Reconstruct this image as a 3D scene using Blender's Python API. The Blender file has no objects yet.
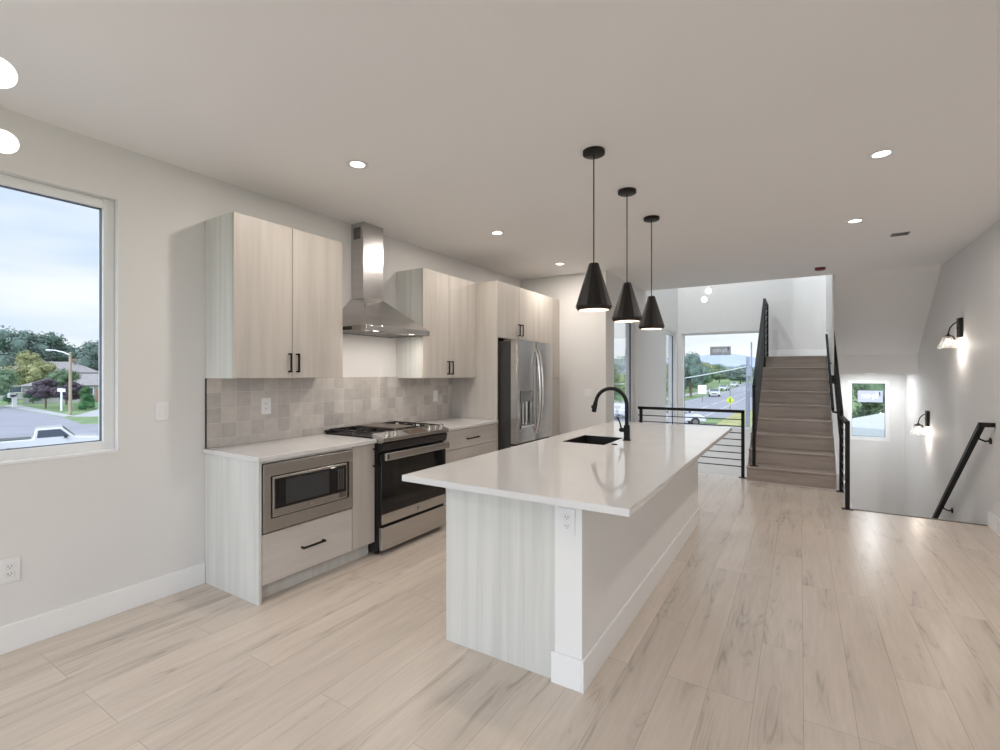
import bpy, bmesh, math, random
from mathutils import Vector, Matrix
random.seed(7)
PI = math.pi
sc = bpy.context.scene
col = sc.collection

# ------------------------------------------------------------------ camera
cam_d = bpy.data.cameras.new('camera')
cam = bpy.data.objects.new('camera', cam_d)
col.objects.link(cam)
cam.location = (3.4516, -1.7294, 1.4293)
cam.rotation_euler = (PI/2, 0, math.radians(31.887))
cam_d.sensor_width = 36.0
cam_d.sensor_fit = 'HORIZONTAL'
cam_d.lens = 482.149/1000*36.0
cam_d.shift_y = -(375-373.2)/1000
cam_d.clip_start = 0.02
cam_d.clip_end = 5000
sc.camera = cam

# ------------------------------------------------------------------ view and sky
sc.view_settings.view_transform = 'Standard'
sc.view_settings.look = 'None'
sc.view_settings.gamma = 1.0
sc.view_settings.use_curve_mapping = False
sc.view_settings.exposure = 0.53

LAMP_W = 7.5        # watts of each recessed lamp
SKY = 0.77

w = bpy.data.worlds.new('sky'); sc.world = w
w.use_nodes = True
nt = w.node_tree; nt.nodes.clear()
def wn(t): return nt.nodes.new(t)
wo = wn('ShaderNodeOutputWorld'); bg = wn('ShaderNodeBackground')
tc = wn('ShaderNodeTexCoord'); sep = wn('ShaderNodeSeparateXYZ')
nt.links.new(tc.outputs['Generated'], sep.inputs[0])
ramp = wn('ShaderNodeValToRGB')
ramp.color_ramp.elements[0].position = 0.0; ramp.color_ramp.elements[0].color = (0.60, 0.74, 0.93, 1)
ramp.color_ramp.elements[1].position = 0.25; ramp.color_ramp.elements[1].color = (0.58, 0.72, 0.93, 1)
ramp.color_ramp.elements[1].position = 0.4
nt.links.new(sep.outputs['Z'], ramp.inputs[0])
mp = wn('ShaderNodeMapping'); mp.inputs['Scale'].default_value = (1.5, 1.5, 6.5)
mp.inputs['Location'].default_value = (0.3, 0.1, 0.0)
nt.links.new(tc.outputs['Generated'], mp.inputs[0])
ns = wn('ShaderNodeTexNoise'); ns.inputs['Scale'].default_value = 1.6; ns.inputs['Detail'].default_value = 5
ns.inputs['Roughness'].default_value = 0.5
nt.links.new(mp.outputs[0], ns.inputs['Vector'])
# cloud cover thickens towards +Y
ad = wn('ShaderNodeMath'); ad.operation = 'MULTIPLY_ADD'; ad.inputs[1].default_value = 0.26
nt.links.new(sep.outputs['Y'], ad.inputs[0]); nt.links.new(ns.outputs['Fac'], ad.inputs[2])
cr = wn('ShaderNodeValToRGB'); cr.color_ramp.elements[0].position = 0.42; cr.color_ramp.elements[1].position = 0.72
nt.links.new(ad.outputs[0], cr.inputs[0])
mx = wn('ShaderNodeMix'); mx.data_type = 'RGBA'
mx.inputs[7].default_value = (0.90, 0.95, 0.98, 1)
nt.links.new(cr.outputs[0], mx.inputs[0]); nt.links.new(ramp.outputs[0], mx.inputs[6])
# overcast sky: brighter towards the zenith
zr = wn('ShaderNodeMapRange'); zr.inputs['From Min'].default_value = .3; zr.inputs['From Max'].default_value = .9
zr.inputs['To Min'].default_value = 1.0; zr.inputs['To Max'].default_value = 1.7
nt.links.new(sep.outputs['Z'], zr.inputs[0])
vm = wn('ShaderNodeVectorMath'); vm.operation = 'SCALE'
nt.links.new(mx.outputs[2], vm.inputs[0]); nt.links.new(zr.outputs[0], vm.inputs['Scale'])
# and brighter on the sun's side, behind the camera
br_ = wn('ShaderNodeMapRange'); br_.inputs['From Min'].default_value = -.25; br_.inputs['From Max'].default_value = -.85
br_.inputs['To Min'].default_value = 0.0; br_.inputs['To Max'].default_value = 1.0
nt.links.new(sep.outputs['Y'], br_.inputs[0])
vm3 = wn('ShaderNodeVectorMath'); vm3.operation = 'MULTIPLY_ADD'; vm3.inputs[0].default_value = (3.6, 3.2, 2.75); vm3.inputs[2].default_value = (1, 1, 1)
nt.links.new(br_.outputs[0], vm3.inputs[1])
vm2 = wn('ShaderNodeVectorMath'); vm2.operation = 'MULTIPLY'
nt.links.new(vm.outputs[0], vm2.inputs[0]); nt.links.new(vm3.outputs[0], vm2.inputs[1])
nt.links.new(vm2.outputs[0], bg.inputs[0]); bg.inputs[1].default_value = SKY
nt.links.new(bg.outputs[0], wo.inputs[0])

sd = bpy.data.lights.new('sun', 'SUN'); sd.energy = 0.35; sd.angle = math.radians(12); sd.color = (1, .96, .9)
so = bpy.data.objects.new('sun', sd); col.objects.link(so)
so.rotation_euler = (math.radians(38), math.radians(22), 0)   # from high behind the house, soft through cloud

# ------------------------------------------------------------------ materials
def mat(name, c, rough=0.5, metal=0.0, noise=None, bump=None, spec=0.5, coat=0.0, emis=None, es=0.0):
    """noise=(scale xyz, amount) varies the colour; bump=(scale, strength)."""
    m = bpy.data.materials.new(name); m.use_nodes = True
    t = m.node_tree; b = t.nodes['Principled BSDF']
    b.inputs['Base Color'].default_value = (*c, 1)
    b.inputs['Roughness'].default_value = rough
    b.inputs['Metallic'].default_value = metal
    b.inputs['Specular IOR Level'].default_value = spec
    b.inputs['Coat Weight'].default_value = coat
    if emis:
        b.inputs['Emission Color'].default_value = (*emis, 1); b.inputs['Emission Strength'].default_value = es
    tcn = t.nodes.new('ShaderNodeTexCoord')
    if noise:
        mpn = t.nodes.new('ShaderNodeMapping'); mpn.inputs['Scale'].default_value = noise[0]
        t.links.new(tcn.outputs['Object'], mpn.inputs[0])
        n = t.nodes.new('ShaderNodeTexNoise'); n.inputs['Scale'].default_value = 1; n.inputs['Detail'].default_value = 6
        t.links.new(mpn.outputs[0], n.inputs['Vector'])
        r = t.nodes.new('ShaderNodeValToRGB')
        a = noise[1]
        r.color_ramp.elements[0].position = .3; r.color_ramp.elements[1].position = .7
        r.color_ramp.elements[0].color = (*[max(0, x*(1-a)) for x in c], 1)
        r.color_ramp.elements[1].color = (*[min(1, x*(1+a)) for x in c], 1)
        t.links.new(n.outputs['Fac'], r.inputs[0]); t.links.new(r.outputs[0], b.inputs['Base Color'])
    if bump:
        n2 = t.nodes.new('ShaderNodeTexNoise')
        mp2 = t.nodes.new('ShaderNodeMapping'); mp2.inputs['Scale'].default_value = bump[0]
        t.links.new(tcn.outputs['Object'], mp2.inputs[0]); t.links.new(mp2.outputs[0], n2.inputs['Vector'])
        n2.inputs['Scale'].default_value = 1; n2.inputs['Detail'].default_value = 3
        bp = t.nodes.new('ShaderNodeBump'); bp.inputs['Strength'].default_value = bump[1]; bp.inputs['Distance'].default_value = .01
        t.links.new(n2.outputs['Fac'], bp.inputs['Height']); t.links.new(bp.outputs[0], b.inputs['Normal'])
    return m

def wood(name, c, dark, rough=.45, sc3=(14, 14, .7), amt=1.0):
    m = bpy.data.materials.new(name); m.use_nodes = True
    t = m.node_tree; b = t.nodes['Principled BSDF']; b.inputs['Roughness'].default_value = rough
    tcn = t.nodes.new('ShaderNodeTexCoord'); mpn = t.nodes.new('ShaderNodeMapping'); mpn.inputs['Scale'].default_value = sc3
    t.links.new(tcn.outputs['Object'], mpn.inputs[0])
    n = t.nodes.new('ShaderNodeTexNoise'); n.inputs['Scale'].default_value = 1; n.inputs['Detail'].default_value = 8; n.inputs['Distortion'].default_value = .4
    t.links.new(mpn.outputs[0], n.inputs['Vector'])
    n2 = t.nodes.new('ShaderNodeTexNoise'); n2.inputs['Scale'].default_value = 5; n2.inputs['Detail'].default_value = 4
    t.links.new(mpn.outputs[0], n2.inputs['Vector'])
    a = t.nodes.new('ShaderNodeMath'); a.operation = 'MULTIPLY_ADD'; a.inputs[1].default_value = .35
    t.links.new(n2.outputs['Fac'], a.inputs[0]); t.links.new(n.outputs['Fac'], a.inputs[2])
    r = t.nodes.new('ShaderNodeValToRGB'); r.color_ramp.elements[0].position = .5; r.color_ramp.elements[1].position = .82
    r.color_ramp.elements[0].color = (*dark, 1); r.color_ramp.elements[1].color = (*c, 1)
    t.links.new(a.outputs[0], r.inputs[0]); t.links.new(r.outputs[0], b.inputs['Base Color'])
    return m

def floor_mat():
    m = bpy.data.materials.new('oak_plank_floor'); m.use_nodes = True
    t = m.node_tree; b = t.nodes['Principled BSDF']
    L = t.links.new; N = t.nodes.new
    tcn = N('ShaderNodeTexCoord')
    mp1 = N('ShaderNodeMapping'); mp1.inputs['Rotation'].default_value = (0, 0, PI/2); mp1.inputs['Location'].default_value = (.62, .013, 0)
    L(tcn.outputs['Object'], mp1.inputs[0])
    br = N('ShaderNodeTexBrick'); br.inputs['Scale'].default_value = 1; br.inputs['Brick Width'].default_value = 1.5
    br.inputs['Row Height'].default_value = .183; br.inputs['Mortar Size'].default_value = .0011; br.offset = .37; br.offset_frequency = 3
    br.inputs['Color1'].default_value = (0, 0, 0, 1); br.inputs['Color2'].default_value = (1, 1, 1, 1); br.inputs['Mortar'].default_value = (.5, .5, .5, 1)
    br.inputs['Bias'].default_value = 0
    L(mp1.outputs[0], br.inputs[0])
    # grain: coordinates shifted per plank
    mp2 = N('ShaderNodeMapping'); mp2.inputs['Scale'].default_value = (10, 1.0, 1)
    L(tcn.outputs['Object'], mp2.inputs[0])
    sh = N('ShaderNodeVectorMath'); sh.operation = 'MULTIPLY_ADD'; sh.inputs[1].default_value = (7, 9, 5)
    L(br.outputs['Color'], sh.inputs[0]); L(mp2.outputs[0], sh.inputs[2])
    n1 = N('ShaderNodeTexNoise'); n1.inputs['Scale'].default_value = 1; n1.inputs['Detail'].default_value = 7; n1.inputs['Distortion'].default_value = .9
    L(sh.outputs[0], n1.inputs['Vector'])
    r1 = N('ShaderNodeValToRGB')
    e = r1.color_ramp.elements
    e[0].position = .24; e[0].color = (.50, .43, .365, 1)
    e[1].position = .66; e[1].color = (.66, .575, .50, 1)
    k = e.new(.42); k.color = (.61, .53, .455, 1)
    L(n1.outputs['Fac'], r1.inputs[0])
    # cathedral grain lines inside the darker heartwood patches
    mp3 = N('ShaderNodeMapping'); mp3.inputs['Scale'].default_value = (8, 1.1, 1)
    L(tcn.outputs['Object'], mp3.inputs[0])
    sh2 = N('ShaderNodeVectorMath'); sh2.operation = 'MULTIPLY_ADD'; sh2.inputs[1].default_value = (5, 3, 8)
    L(br.outputs['Color'], sh2.inputs[0]); L(mp3.outputs[0], sh2.inputs[2])
    n2 = N('ShaderNodeTexNoise'); n2.inputs['Scale'].default_value = .9; n2.inputs['Detail'].default_value = 1.5
    L(sh2.outputs[0], n2.inputs['Vector'])
    ml = N('ShaderNodeMath'); ml.operation = 'MULTIPLY'; ml.inputs[1].default_value = 90
    L(n2.outputs['Fac'], ml.inputs[0])
    sn = N('ShaderNodeMath'); sn.operation = 'SINE'; L(ml.outputs[0], sn.inputs[0])
    r2 = N('ShaderNodeMapRange'); r2.inputs['From Min'].default_value = .25; r2.inputs['From Max'].default_value = 1.0
    L(sn.outputs[0], r2.inputs[0])
    r3 = N('ShaderNodeMapRange'); r3.inputs['From Min'].default_value = .46; r3.inputs['From Max'].default_value = .33; r3.inputs['To Max'].default_value = .36
    L(n1.outputs['Fac'], r3.inputs[0])
    mm = N('ShaderNodeMath'); mm.operation = 'MULTIPLY'; L(r2.outputs[0], mm.inputs[0]); L(r3.outputs[0], mm.inputs[1])
    mx1 = N('ShaderNodeMix'); mx1.data_type = 'RGBA'; mx1.inputs[7].default_value = (.27, .22, .18, 1)
    L(mm.outputs[0], mx1.inputs[0]); L(r1.outputs[0], mx1.inputs[6])
    # short fine flecks along the grain
    mp4 = N('ShaderNodeMapping'); mp4.inputs['Scale'].default_value = (55, 5, 1)
    L(tcn.outputs['Object'], mp4.inputs[0])
    n4 = N('ShaderNodeTexNoise'); n4.inputs['Scale'].default_value = 1; n4.inputs['Detail'].default_value = 4
    L(mp4.outputs[0], n4.inputs['Vector'])
    r4 = N('ShaderNodeMapRange'); r4.inputs['From Min'].default_value = .35; r4.inputs['From Max'].default_value = .7; r4.inputs['To Min'].default_value = .955; r4.inputs['To Max'].default_value = 1.03
    L(n4.outputs['Fac'], r4.inputs[0])
    # plank tone
    hs = N('ShaderNodeHueSaturation'); L(mx1.outputs[2], hs.inputs['Color'])
    mr = N('ShaderNodeMapRange'); mr.inputs['To Min'].default_value = .95; mr.inputs['To Max'].default_value = 1.05
    L(br.outputs['Color'], mr.inputs[0])
    mf = N('ShaderNodeMath'); mf.operation = 'MULTIPLY'; L(mr.outputs[0], mf.inputs[0]); L(r4.outputs[0], mf.inputs[1]); L(mf.outputs[0], hs.inputs['Value'])
    mx2 = N('ShaderNodeMix'); mx2.data_type = 'RGBA'; mx2.inputs[7].default_value = (.16, .13, .11, 1)
    sc_ = N('ShaderNodeMath'); sc_.operation = 'MULTIPLY'; sc_.inputs[1].default_value = .5
    L(br.outputs['Fac'], sc_.inputs[0]); L(sc_.outputs[0], mx2.inputs[0]); L(hs.outputs[0], mx2.inputs[6])
    L(mx2.outputs[2], b.inputs['Base Color'])
    b.inputs['Roughness'].default_value = .27; b.inputs['Specular IOR Level'].default_value = .45
    bp = N('ShaderNodeBump'); bp.inputs['Strength'].default_value = .12; bp.inputs['Distance'].default_value = .004; bp.invert = False
    L(n1.outputs['Fac'], bp.inputs['Height']); L(bp.outputs[0], b.inputs['Normal'])
    return m

def tile_mat():
    m = bpy.data.materials.new('zellige_tile'); m.use_nodes = True
    t = m.node_tree; b = t.nodes['Principled BSDF']; L = t.links.new; N = t.nodes.new
    tcn = N('ShaderNodeTexCoord'); sp = N('ShaderNodeSeparateXYZ'); cb = N('ShaderNodeCombineXYZ')
    L(tcn.outputs['Object'], sp.inputs[0]); L(sp.outputs['Y'], cb.inputs['X']); L(sp.outputs['Z'], cb.inputs['Y'])
    mp1 = N('ShaderNodeMapping'); mp1.inputs['Location'].default_value = (.0, .095-.0, 0); L(cb.outputs[0], mp1.inputs[0])
    br = N('ShaderNodeTexBrick'); br.offset = 0; br.inputs['Scale'].default_value = 1
    br.inputs['Brick Width'].default_value = .107; br.inputs['Row Height'].default_value = .107; br.inputs['Mortar Size'].default_value = .0022
    br.inputs['Mortar Smooth'].default_value = .3
    br.inputs['Color1'].default_value = (0, 0, 0, 1); br.inputs['Color2'].default_value = (1, 1, 1, 1); br.inputs['Mortar'].default_value = (.5, .5, .5, 1)
    L(mp1.outputs[0], br.inputs[0])
    r = N('ShaderNodeValToRGB'); r.color_ramp.interpolation = 'LINEAR'
    e = r.color_ramp.elements; e[0].position = 0; e[0].color = (.47, .445, .425, 1); e[1].position = 1; e[1].color = (.63, .59, .555, 1)
    k = e.new(.5); k.color = (.555, .52, .49, 1)
    L(br.outputs['Color'], r.inputs[0])
    n = N('ShaderNodeTexNoise'); n.inputs['Scale'].default_value = 14; n.inputs['Detail'].default_value = 4; L(cb.outputs[0], n.inputs['Vector'])
    hs = N('ShaderNodeHueSaturation'); L(r.outputs[0], hs.inputs['Color'])
    mr = N('ShaderNodeMapRange'); mr.inputs['To Min'].default_value = .82; mr.inputs['To Max'].default_value = 1.18; L(n.outputs['Fac'], mr.inputs[0]); L(mr.outputs[0], hs.inputs['Value'])
    mx_ = N('ShaderNodeMix'); mx_.data_type = 'RGBA'; mx_.inputs[7].default_value = (.66, .63, .60, 1)
    L(br.outputs['Fac'], mx_.inputs[0]); L(hs.outputs[0], mx_.inputs[6]); L(mx_.outputs[2], b.inputs['Base Color'])
    b.inputs['Roughness'].default_value = .22
    ad_ = N('ShaderNodeMath'); ad_.operation = 'MULTIPLY_ADD'; ad_.inputs[1].default_value = .5
    iv = N('ShaderNodeMath'); iv.operation = 'SUBTRACT'; iv.inputs[0].default_value = 1; L(br.outputs['Fac'], iv.inputs[1])
    n3 = N('ShaderNodeTexNoise'); n3.inputs['Scale'].default_value = 9; L(cb.outputs[0], n3.inputs['Vector'])
    L(n3.outputs['Fac'], ad_.inputs[0]); L(iv.outputs[0], ad_.inputs[2])
    bp = N('ShaderNodeBump'); bp.inputs['Strength'].default_value = .5; bp.inputs['Distance'].default_value = .004
    L(ad_.outputs[0], bp.inputs['Height']); L(bp.outputs[0], b.inputs['Normal'])
    return m

def glass_mat(name, tint=(1, 1, 1), refl=1.0, milk=0.0):
    m = bpy.data.materials.new(name); m.use_nodes = True
    t = m.node_tree; t.nodes.clear(); N = t.nodes.new
    o = N('ShaderNodeOutputMaterial'); tr = N('ShaderNodeBsdfTransparent'); gl = N('ShaderNodeBsdfGlossy')
    tr.inputs[0].default_value = (*tint, 1); gl.inputs['Roughness'].default_value = .02
    lw = N('ShaderNodeFresnel'); lw.inputs[0].default_value = 1.45
    mlt = N('ShaderNodeMath'); mlt.operation = 'MULTIPLY'; mlt.inputs[1].default_value = refl
    t.links.new(lw.outputs[0], mlt.inputs[0])
    mxs = N('ShaderNodeMixShader'); t.links.new(mlt.outputs[0], mxs.inputs[0]); t.links.new(tr.outputs[0], mxs.inputs[1]); t.links.new(gl.outputs[0], mxs.inputs[2])
    if milk:
        df = N('ShaderNodeBsdfTranslucent'); df.inputs[0].default_value = (.9, .88, .84, 1)
        m2 = N('ShaderNodeMixShader'); m2.inputs[0].default_value = milk
        t.links.new(mxs.outputs[0], m2.inputs[1]); t.links.new(df.outputs[0], m2.inputs[2]); t.links.new(m2.outputs[0], o.inputs[0])
    else: t.links.new(mxs.outputs[0], o.inputs[0])
    return m

WALL = mat('white_wall_paint', (.765, .755, .745), .65, bump=((60, 60, 60), .04), spec=.25)
CEIL = mat('ceiling_paint', (.90, .885, .88), .8, bump=((60, 60, 60), .04), spec=.2)
TRIM = mat('white_trim_paint', (.87, .875, .88), .35, noise=((3, 3, 3), .01))
FLOOR = floor_mat()
TILE = tile_mat()
CAB = wood('pale_ash_laminate', (.545, .505, .465), (.47, .435, .40), .42)
CABH = wood('pale_ash_laminate_horizontal', (.60, .56, .53), (.53, .49, .46), .42, sc3=(14, .7, 14))
CABX = wood('pale_ash_end_panel', (.70, .695, .67), (.60, .60, .575), .45, sc3=(16, 16, .5))
CARC = mat('carcass_edge', (.30, .27, .24), .5, noise=((8, 8, 1), .06))
QUARTZ = mat('white_quartz', (.70, .69, .685), .07, noise=((5, 5, 5), .02), spec=.5)
STEEL = mat('brushed_steel', (.56, .55, .54), .24, 1.0, noise=((2, 2, 60), .05), bump=((3, 3, 260), .05))
STEELD = mat('dark_steel', (.30, .28, .265), .3, 1.0, noise=((3, 3, 60), .05))
CHROME = mat('polished_steel', (.78, .76, .74), .12, 1.0, noise=((9, 9, 9), .02))
BLACK = mat('matte_black_metal', (.008, .008, .0085), .5, 0, noise=((30, 30, 30), .1), spec=.25)
BLKGL = mat('black_glass', (.008, .008, .009), .06, noise=((4, 4, 4), .1))
BLKP = mat('black_enamel', (.014, .013, .013), .3, noise=((20, 20, 20), .1))
IRON = mat('cast_iron', (.02, .018, .017), .55, noise=((40, 40, 40), .2))
DARKBR = mat('dark_bronze_shade', (.009, .007, .0055), .45, 0, noise=((30, 30, 30), .1), spec=.35)
PLAST = mat('white_plastic', (.82, .82, .83), .3, noise=((9, 9, 9), .01))
SLOT = mat('socket_slot', (.05, .05, .05), .5, noise=((9, 9, 9), .05))
SHADEIN = mat('cream_inner_shade', (.6, .52, .45), .6, noise=((9, 9, 9), .02))
BULB = mat('glowing_bulb', (1, 1, 1), .5, noise=((2, 2, 2), .01), emis=(1, .88, .74), es=2.5)
GLOBE = mat('glowing_opal_glass', (1, .97, .93), .3, noise=((2, 2, 2), .01), emis=(1, .94, .87), es=1.15)
LENS = mat('recessed_light_lens', (1, 1, 1), .5, noise=((2, 2, 2), .01), emis=(1, .95, .88), es=3)
TREAD = wood('grey_brown_oak_stair', (.40, .335, .29), (.29, .24, .205), .4, sc3=(1.2, 14, 14))
GLASS = glass_mat('window_glass', refl=.45)
GLASSC = glass_mat('clear_lamp_glass', (.95, .94, .92), 2.5, milk=.03)
VINYL = mat('white_vinyl_frame', (.84, .85, .85), .4, noise=((4, 4, 4), .01))
SEAL = mat('dark_glazing_gasket', (.10, .12, .15), .5, noise=((20, 20, 20), .1))
REDP = mat('dark_red_cap', (.16, .01, .015), .4, noise=((9, 9, 9), .1))
GREYP = mat('grey_grille', (.25, .25, .25), .5, noise=((9, 9, 9), .1))

# ------------------------------------------------------------------ mesh helpers
class MB:
    def __init__(s): s.bm = bmesh.new()
    def box(s, x0, x1, y0, y1, z0, z1, bev=0.0):
        if x0 > x1: x0, x1 = x1, x0
        if y0 > y1: y0, y1 = y1, y0
        if z0 > z1: z0, z1 = z1, z0
        r = bmesh.ops.create_cube(s.bm, size=1.0)
        vs = r['verts']
        for v in vs:
            v.co = Vector(((x0+x1)/2+v.co.x*(x1-x0), (y0+y1)/2+v.co.y*(y1-y0), (z0+z1)/2+v.co.z*(z1-z0)))
        if bev:
            ed = list({e for v in vs for e in v.link_edges})
            bmesh.ops.bevel(s.bm, geom=ed, offset=bev, segments=2, affect='EDGES', profile=.5)
        return s
    def hexa(s, p):   # eight corners: bottom four then top four
        v = [s.bm.verts.new(q) for q in p]
        for f in ((3, 2, 1, 0), (4, 5, 6, 7), (0, 1, 5, 4), (1, 2, 6, 5), (2, 3, 7, 6), (3, 0, 4, 7)):
            s.bm.faces.new([v[i] for i in f])
        return s
    def prism(s, poly, vec):
        vec = Vector(vec); n = len(poly)
        a = [s.bm.verts.new(q) for q in poly]; b = [s.bm.verts.new(Vector(q)+vec) for q in poly]
        f1 = s.bm.faces.new(a); f2 = s.bm.faces.new(b[::-1])
        for i in range(n): s.bm.faces.new((a[i], b[i], b[(i+1) % n], a[(i+1) % n])[::-1])
        bmesh.ops.recalc_face_normals(s.bm, faces=s.bm.faces[:])
        return s
    def cyl(s, p0, p1, r0, r1=None, seg=20, cap=True):
        if r1 is None: r1 = r0
        p0 = Vector(p0); p1 = Vector(p1); d = (p1-p0).normalized()
        u = d.orthogonal().normalized(); v = d.cross(u)
        A = []; B = []
        for i in range(seg):
            t = 2*PI*i/seg; o = u*math.cos(t)+v*math.sin(t)
            A.append(s.bm.verts.new(p0+o*r0)); B.append(s.bm.verts.new(p1+o*r1))
        for i in range(seg):
            j = (i+1) % seg; s.bm.faces.new((A[i], A[j], B[j], B[i]))
        if cap: s.bm.faces.new(A[::-1]); s.bm.faces.new(B)
        return s
    def tube(s, pts, r, seg=12, cap=True):
        pts = [Vector(p) for p in pts]; rings = []; u = None
        for i, p in enumerate(pts):
            d = (pts[min(i+1, len(pts)-1)]-pts[max(i-1, 0)]).normalized()
            if u is None: u = d.orthogonal().normalized()
            u = (u-d*u.dot(d)).normalized(); v = d.cross(u)
            rr = r[i] if isinstance(r, (list, tuple)) else r
            rings.append([s.bm.verts.new(p+(u*math.cos(2*PI*k/seg)+v*math.sin(2*PI*k/seg))*rr) for k in range(seg)])
        for a, b in zip(rings, rings[1:]):
            for k in range(seg):
                j = (k+1) % seg; s.bm.faces.new((a[k], a[j], b[j], b[k]))
        if cap: s.bm.faces.new(rings[0][::-1]); s.bm.faces.new(rings[-1])
        return s
    def bar(s, p0, p1, wd, ht, up=(0, 0, 1)):   # rectangular bar along a line
        p0 = Vector(p0); p1 = Vector(p1); d = (p1-p0).normalized(); up = Vector(up)
        sd_ = d.cross(up).normalized()*wd/2; uu = sd_.cross(d).normalized()*ht/2
        q = []
        for c in (p0, p1): q.append([c-sd_-uu, c+sd_-uu, c+sd_+uu, c-sd_+uu])
        v = [[s.bm.verts.new(k) for k in r] for r in q]
        s.bm.faces.new(v[0]); s.bm.faces.new(v[1][::-1])
        for i in range(4): j = (i+1) % 4; s.bm.faces.new((v[0][i], v[1][i], v[1][j], v[0][j]))
        bmesh.ops.recalc_face_normals(s.bm, faces=s.bm.faces[:])
        return s
    def lathe(s, prof, c=(0, 0, 0), seg=32, close=False):
        rings = []
        for r, z in prof:
            if r < 1e-6: rings.append([s.bm.verts.new((c[0], c[1], c[2]+z))])
            else: rings.append([s.bm.verts.new((c[0]+r*math.cos(2*PI*k/seg), c[1]+r*math.sin(2*PI*k/seg), c[2]+z)) for k in range(seg)])
        for a, b in zip(rings, rings[1:]):
            if len(a) == 1 and len(b) == 1: continue
            for k in range(seg):
                j = (k+1) % seg
                if len(a) == 1: s.bm.faces.new((a[0], b[j], b[k]))
                elif len(b) == 1: s.bm.faces.new((a[k], a[j], b[0]))
                else: s.bm.faces.new((a[k], a[j], b[j], b[k]))
        return s
    def sphere(s, c, r, sub=2, sx=1, sy=1, sz=1):
        q = bmesh.ops.create_icosphere(s.bm, subdivisions=sub, radius=1)
        for v in q['verts']: v.co = Vector((c[0]+v.co.x*r*sx, c[1]+v.co.y*r*sy, c[2]+v.co.z*r*sz))
        return s
    def build(s, name, m, parent=None, smooth=False, world=True):
        """vertices are in the parent's own space; with world=True they are world coordinates moved there."""
        me = bpy.data.meshes.new(name)
        if parent and world:
            o = world_loc(parent)
            for v in s.bm.verts: v.co -= o
        s.bm.normal_update(); s.bm.to_mesh(me); s.bm.free()
        me.materials.append(m)
        if smooth:
            for p in me.polygons: p.use_smooth = True
            try: me.set_sharp_from_angle(angle=math.radians(40))
            except Exception: pass
        o = bpy.data.objects.new(name, me); col.objects.link(o)
        if parent: o.parent = parent
        return o
def world_loc(o):
    v = Vector((0, 0, 0))
    while o: v += o.location; o = o.parent
    return v
def tag(o, label=None, cat=None, group=None, kind=None):
    if label: o['label'] = label
    if cat: o['category'] = cat
    if group: o['group'] = group
    if kind: o['kind'] = kind
    return o
def thing(name, label, cat, loc=(0, 0, 0), group=None, rot=0, kind=None):
    o = bpy.data.objects.new(name, None); col.objects.link(o)
    o.empty_display_size = .1
    o.location = loc; o.rotation_euler = (0, 0, rot)
    return tag(o, label, cat, group, kind)
def copy_tree(o, parent=None):
    c = o.copy(); col.objects.link(c)
    if parent: c.parent = parent
    for ch in list(o.children): copy_tree(ch, c)
    return c
def struct(name, mb, m, label=None): return tag(mb.build(name, m), label, kind='structure')
def box(*a, **k): return MB().box(*a, **k)
def lamp(kind, parent, loc, power, color=(1, .91, .82), size=.1, spot=None, name='lamp_light'):
    d = bpy.data.lights.new(name, kind); d.energy = power; d.color = color
    if kind == 'AREA': d.shape = 'DISK'; d.size = size
    elif kind == 'POINT': d.shadow_soft_size = size
    o = bpy.data.objects.new(name, d); col.objects.link(o); o.parent = parent; o.location = loc
    return o

# ================================================================== ROOM SHELL
XR = 4.953; YB = 4.372; YE = 5.66; YF = 8.76; ZC = 2.78; XA = 1.29; YR = -4.6; ZT = 5.6; ZL = -1.72
T = .16
# floor: one slab with the stairwell notch
m_ = MB()
m_.prism([(0, YR, 0), (XR, YR, 0), (XR, 4.52, 0), (3.93, 4.52, 0), (3.93, 5.45, 0), (2.84, 5.45, 0), (2.84, YE, 0), (XA, YE, 0), (XA, YB, 0), (0, YB, 0)], (0, 0, -.28))
struct('floor', m_, FLOOR)
struct('trim_1', box(3.93, XR, 4.505, 4.53, -.012, .006, bev=.003), mat('dark_nosing_strip', (.10, .085, .07), .4, noise=((4, 30, 30), .2)))
# ceiling with its sloping soffit under the upper stair flight
struct('ceiling', MB().box(-T, XR, YR, 6.28, ZC, ZC+.32), CEIL)
m_ = MB().prism([(3.85, 6.28, ZC), (3.85, 7.71, 1.717), (3.85, 7.71, 1.425), (3.85, YF, 1.425), (3.85, YF, 1.685), (3.85, 7.84, 1.685), (3.85, 6.28, ZC+.3)], (XR-3.85, 0, 0))
struct('ceiling_soffit', m_, CEIL)

# left wall with the kitchen window opening
WY0, WY1, WZ0, WZ1 = -2.9, -.492, .972, 2.462
m_ = MB()
m_.box(-T, 0, YR, WY0, 0, ZC).box(-T, 0, WY1, YB+T, -3, ZC).box(-T, 0, WY0, WY1, 0, WZ0).box(-T, 0, WY0, WY1, WZ1, ZC)
m_.box(-T, 0, YR, YB+T, -3, 0)
struct('wall_left', m_, WALL)
struct('wall_back', box(0, XA, YB, YB+T, -3, ZT), WALL)
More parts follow.
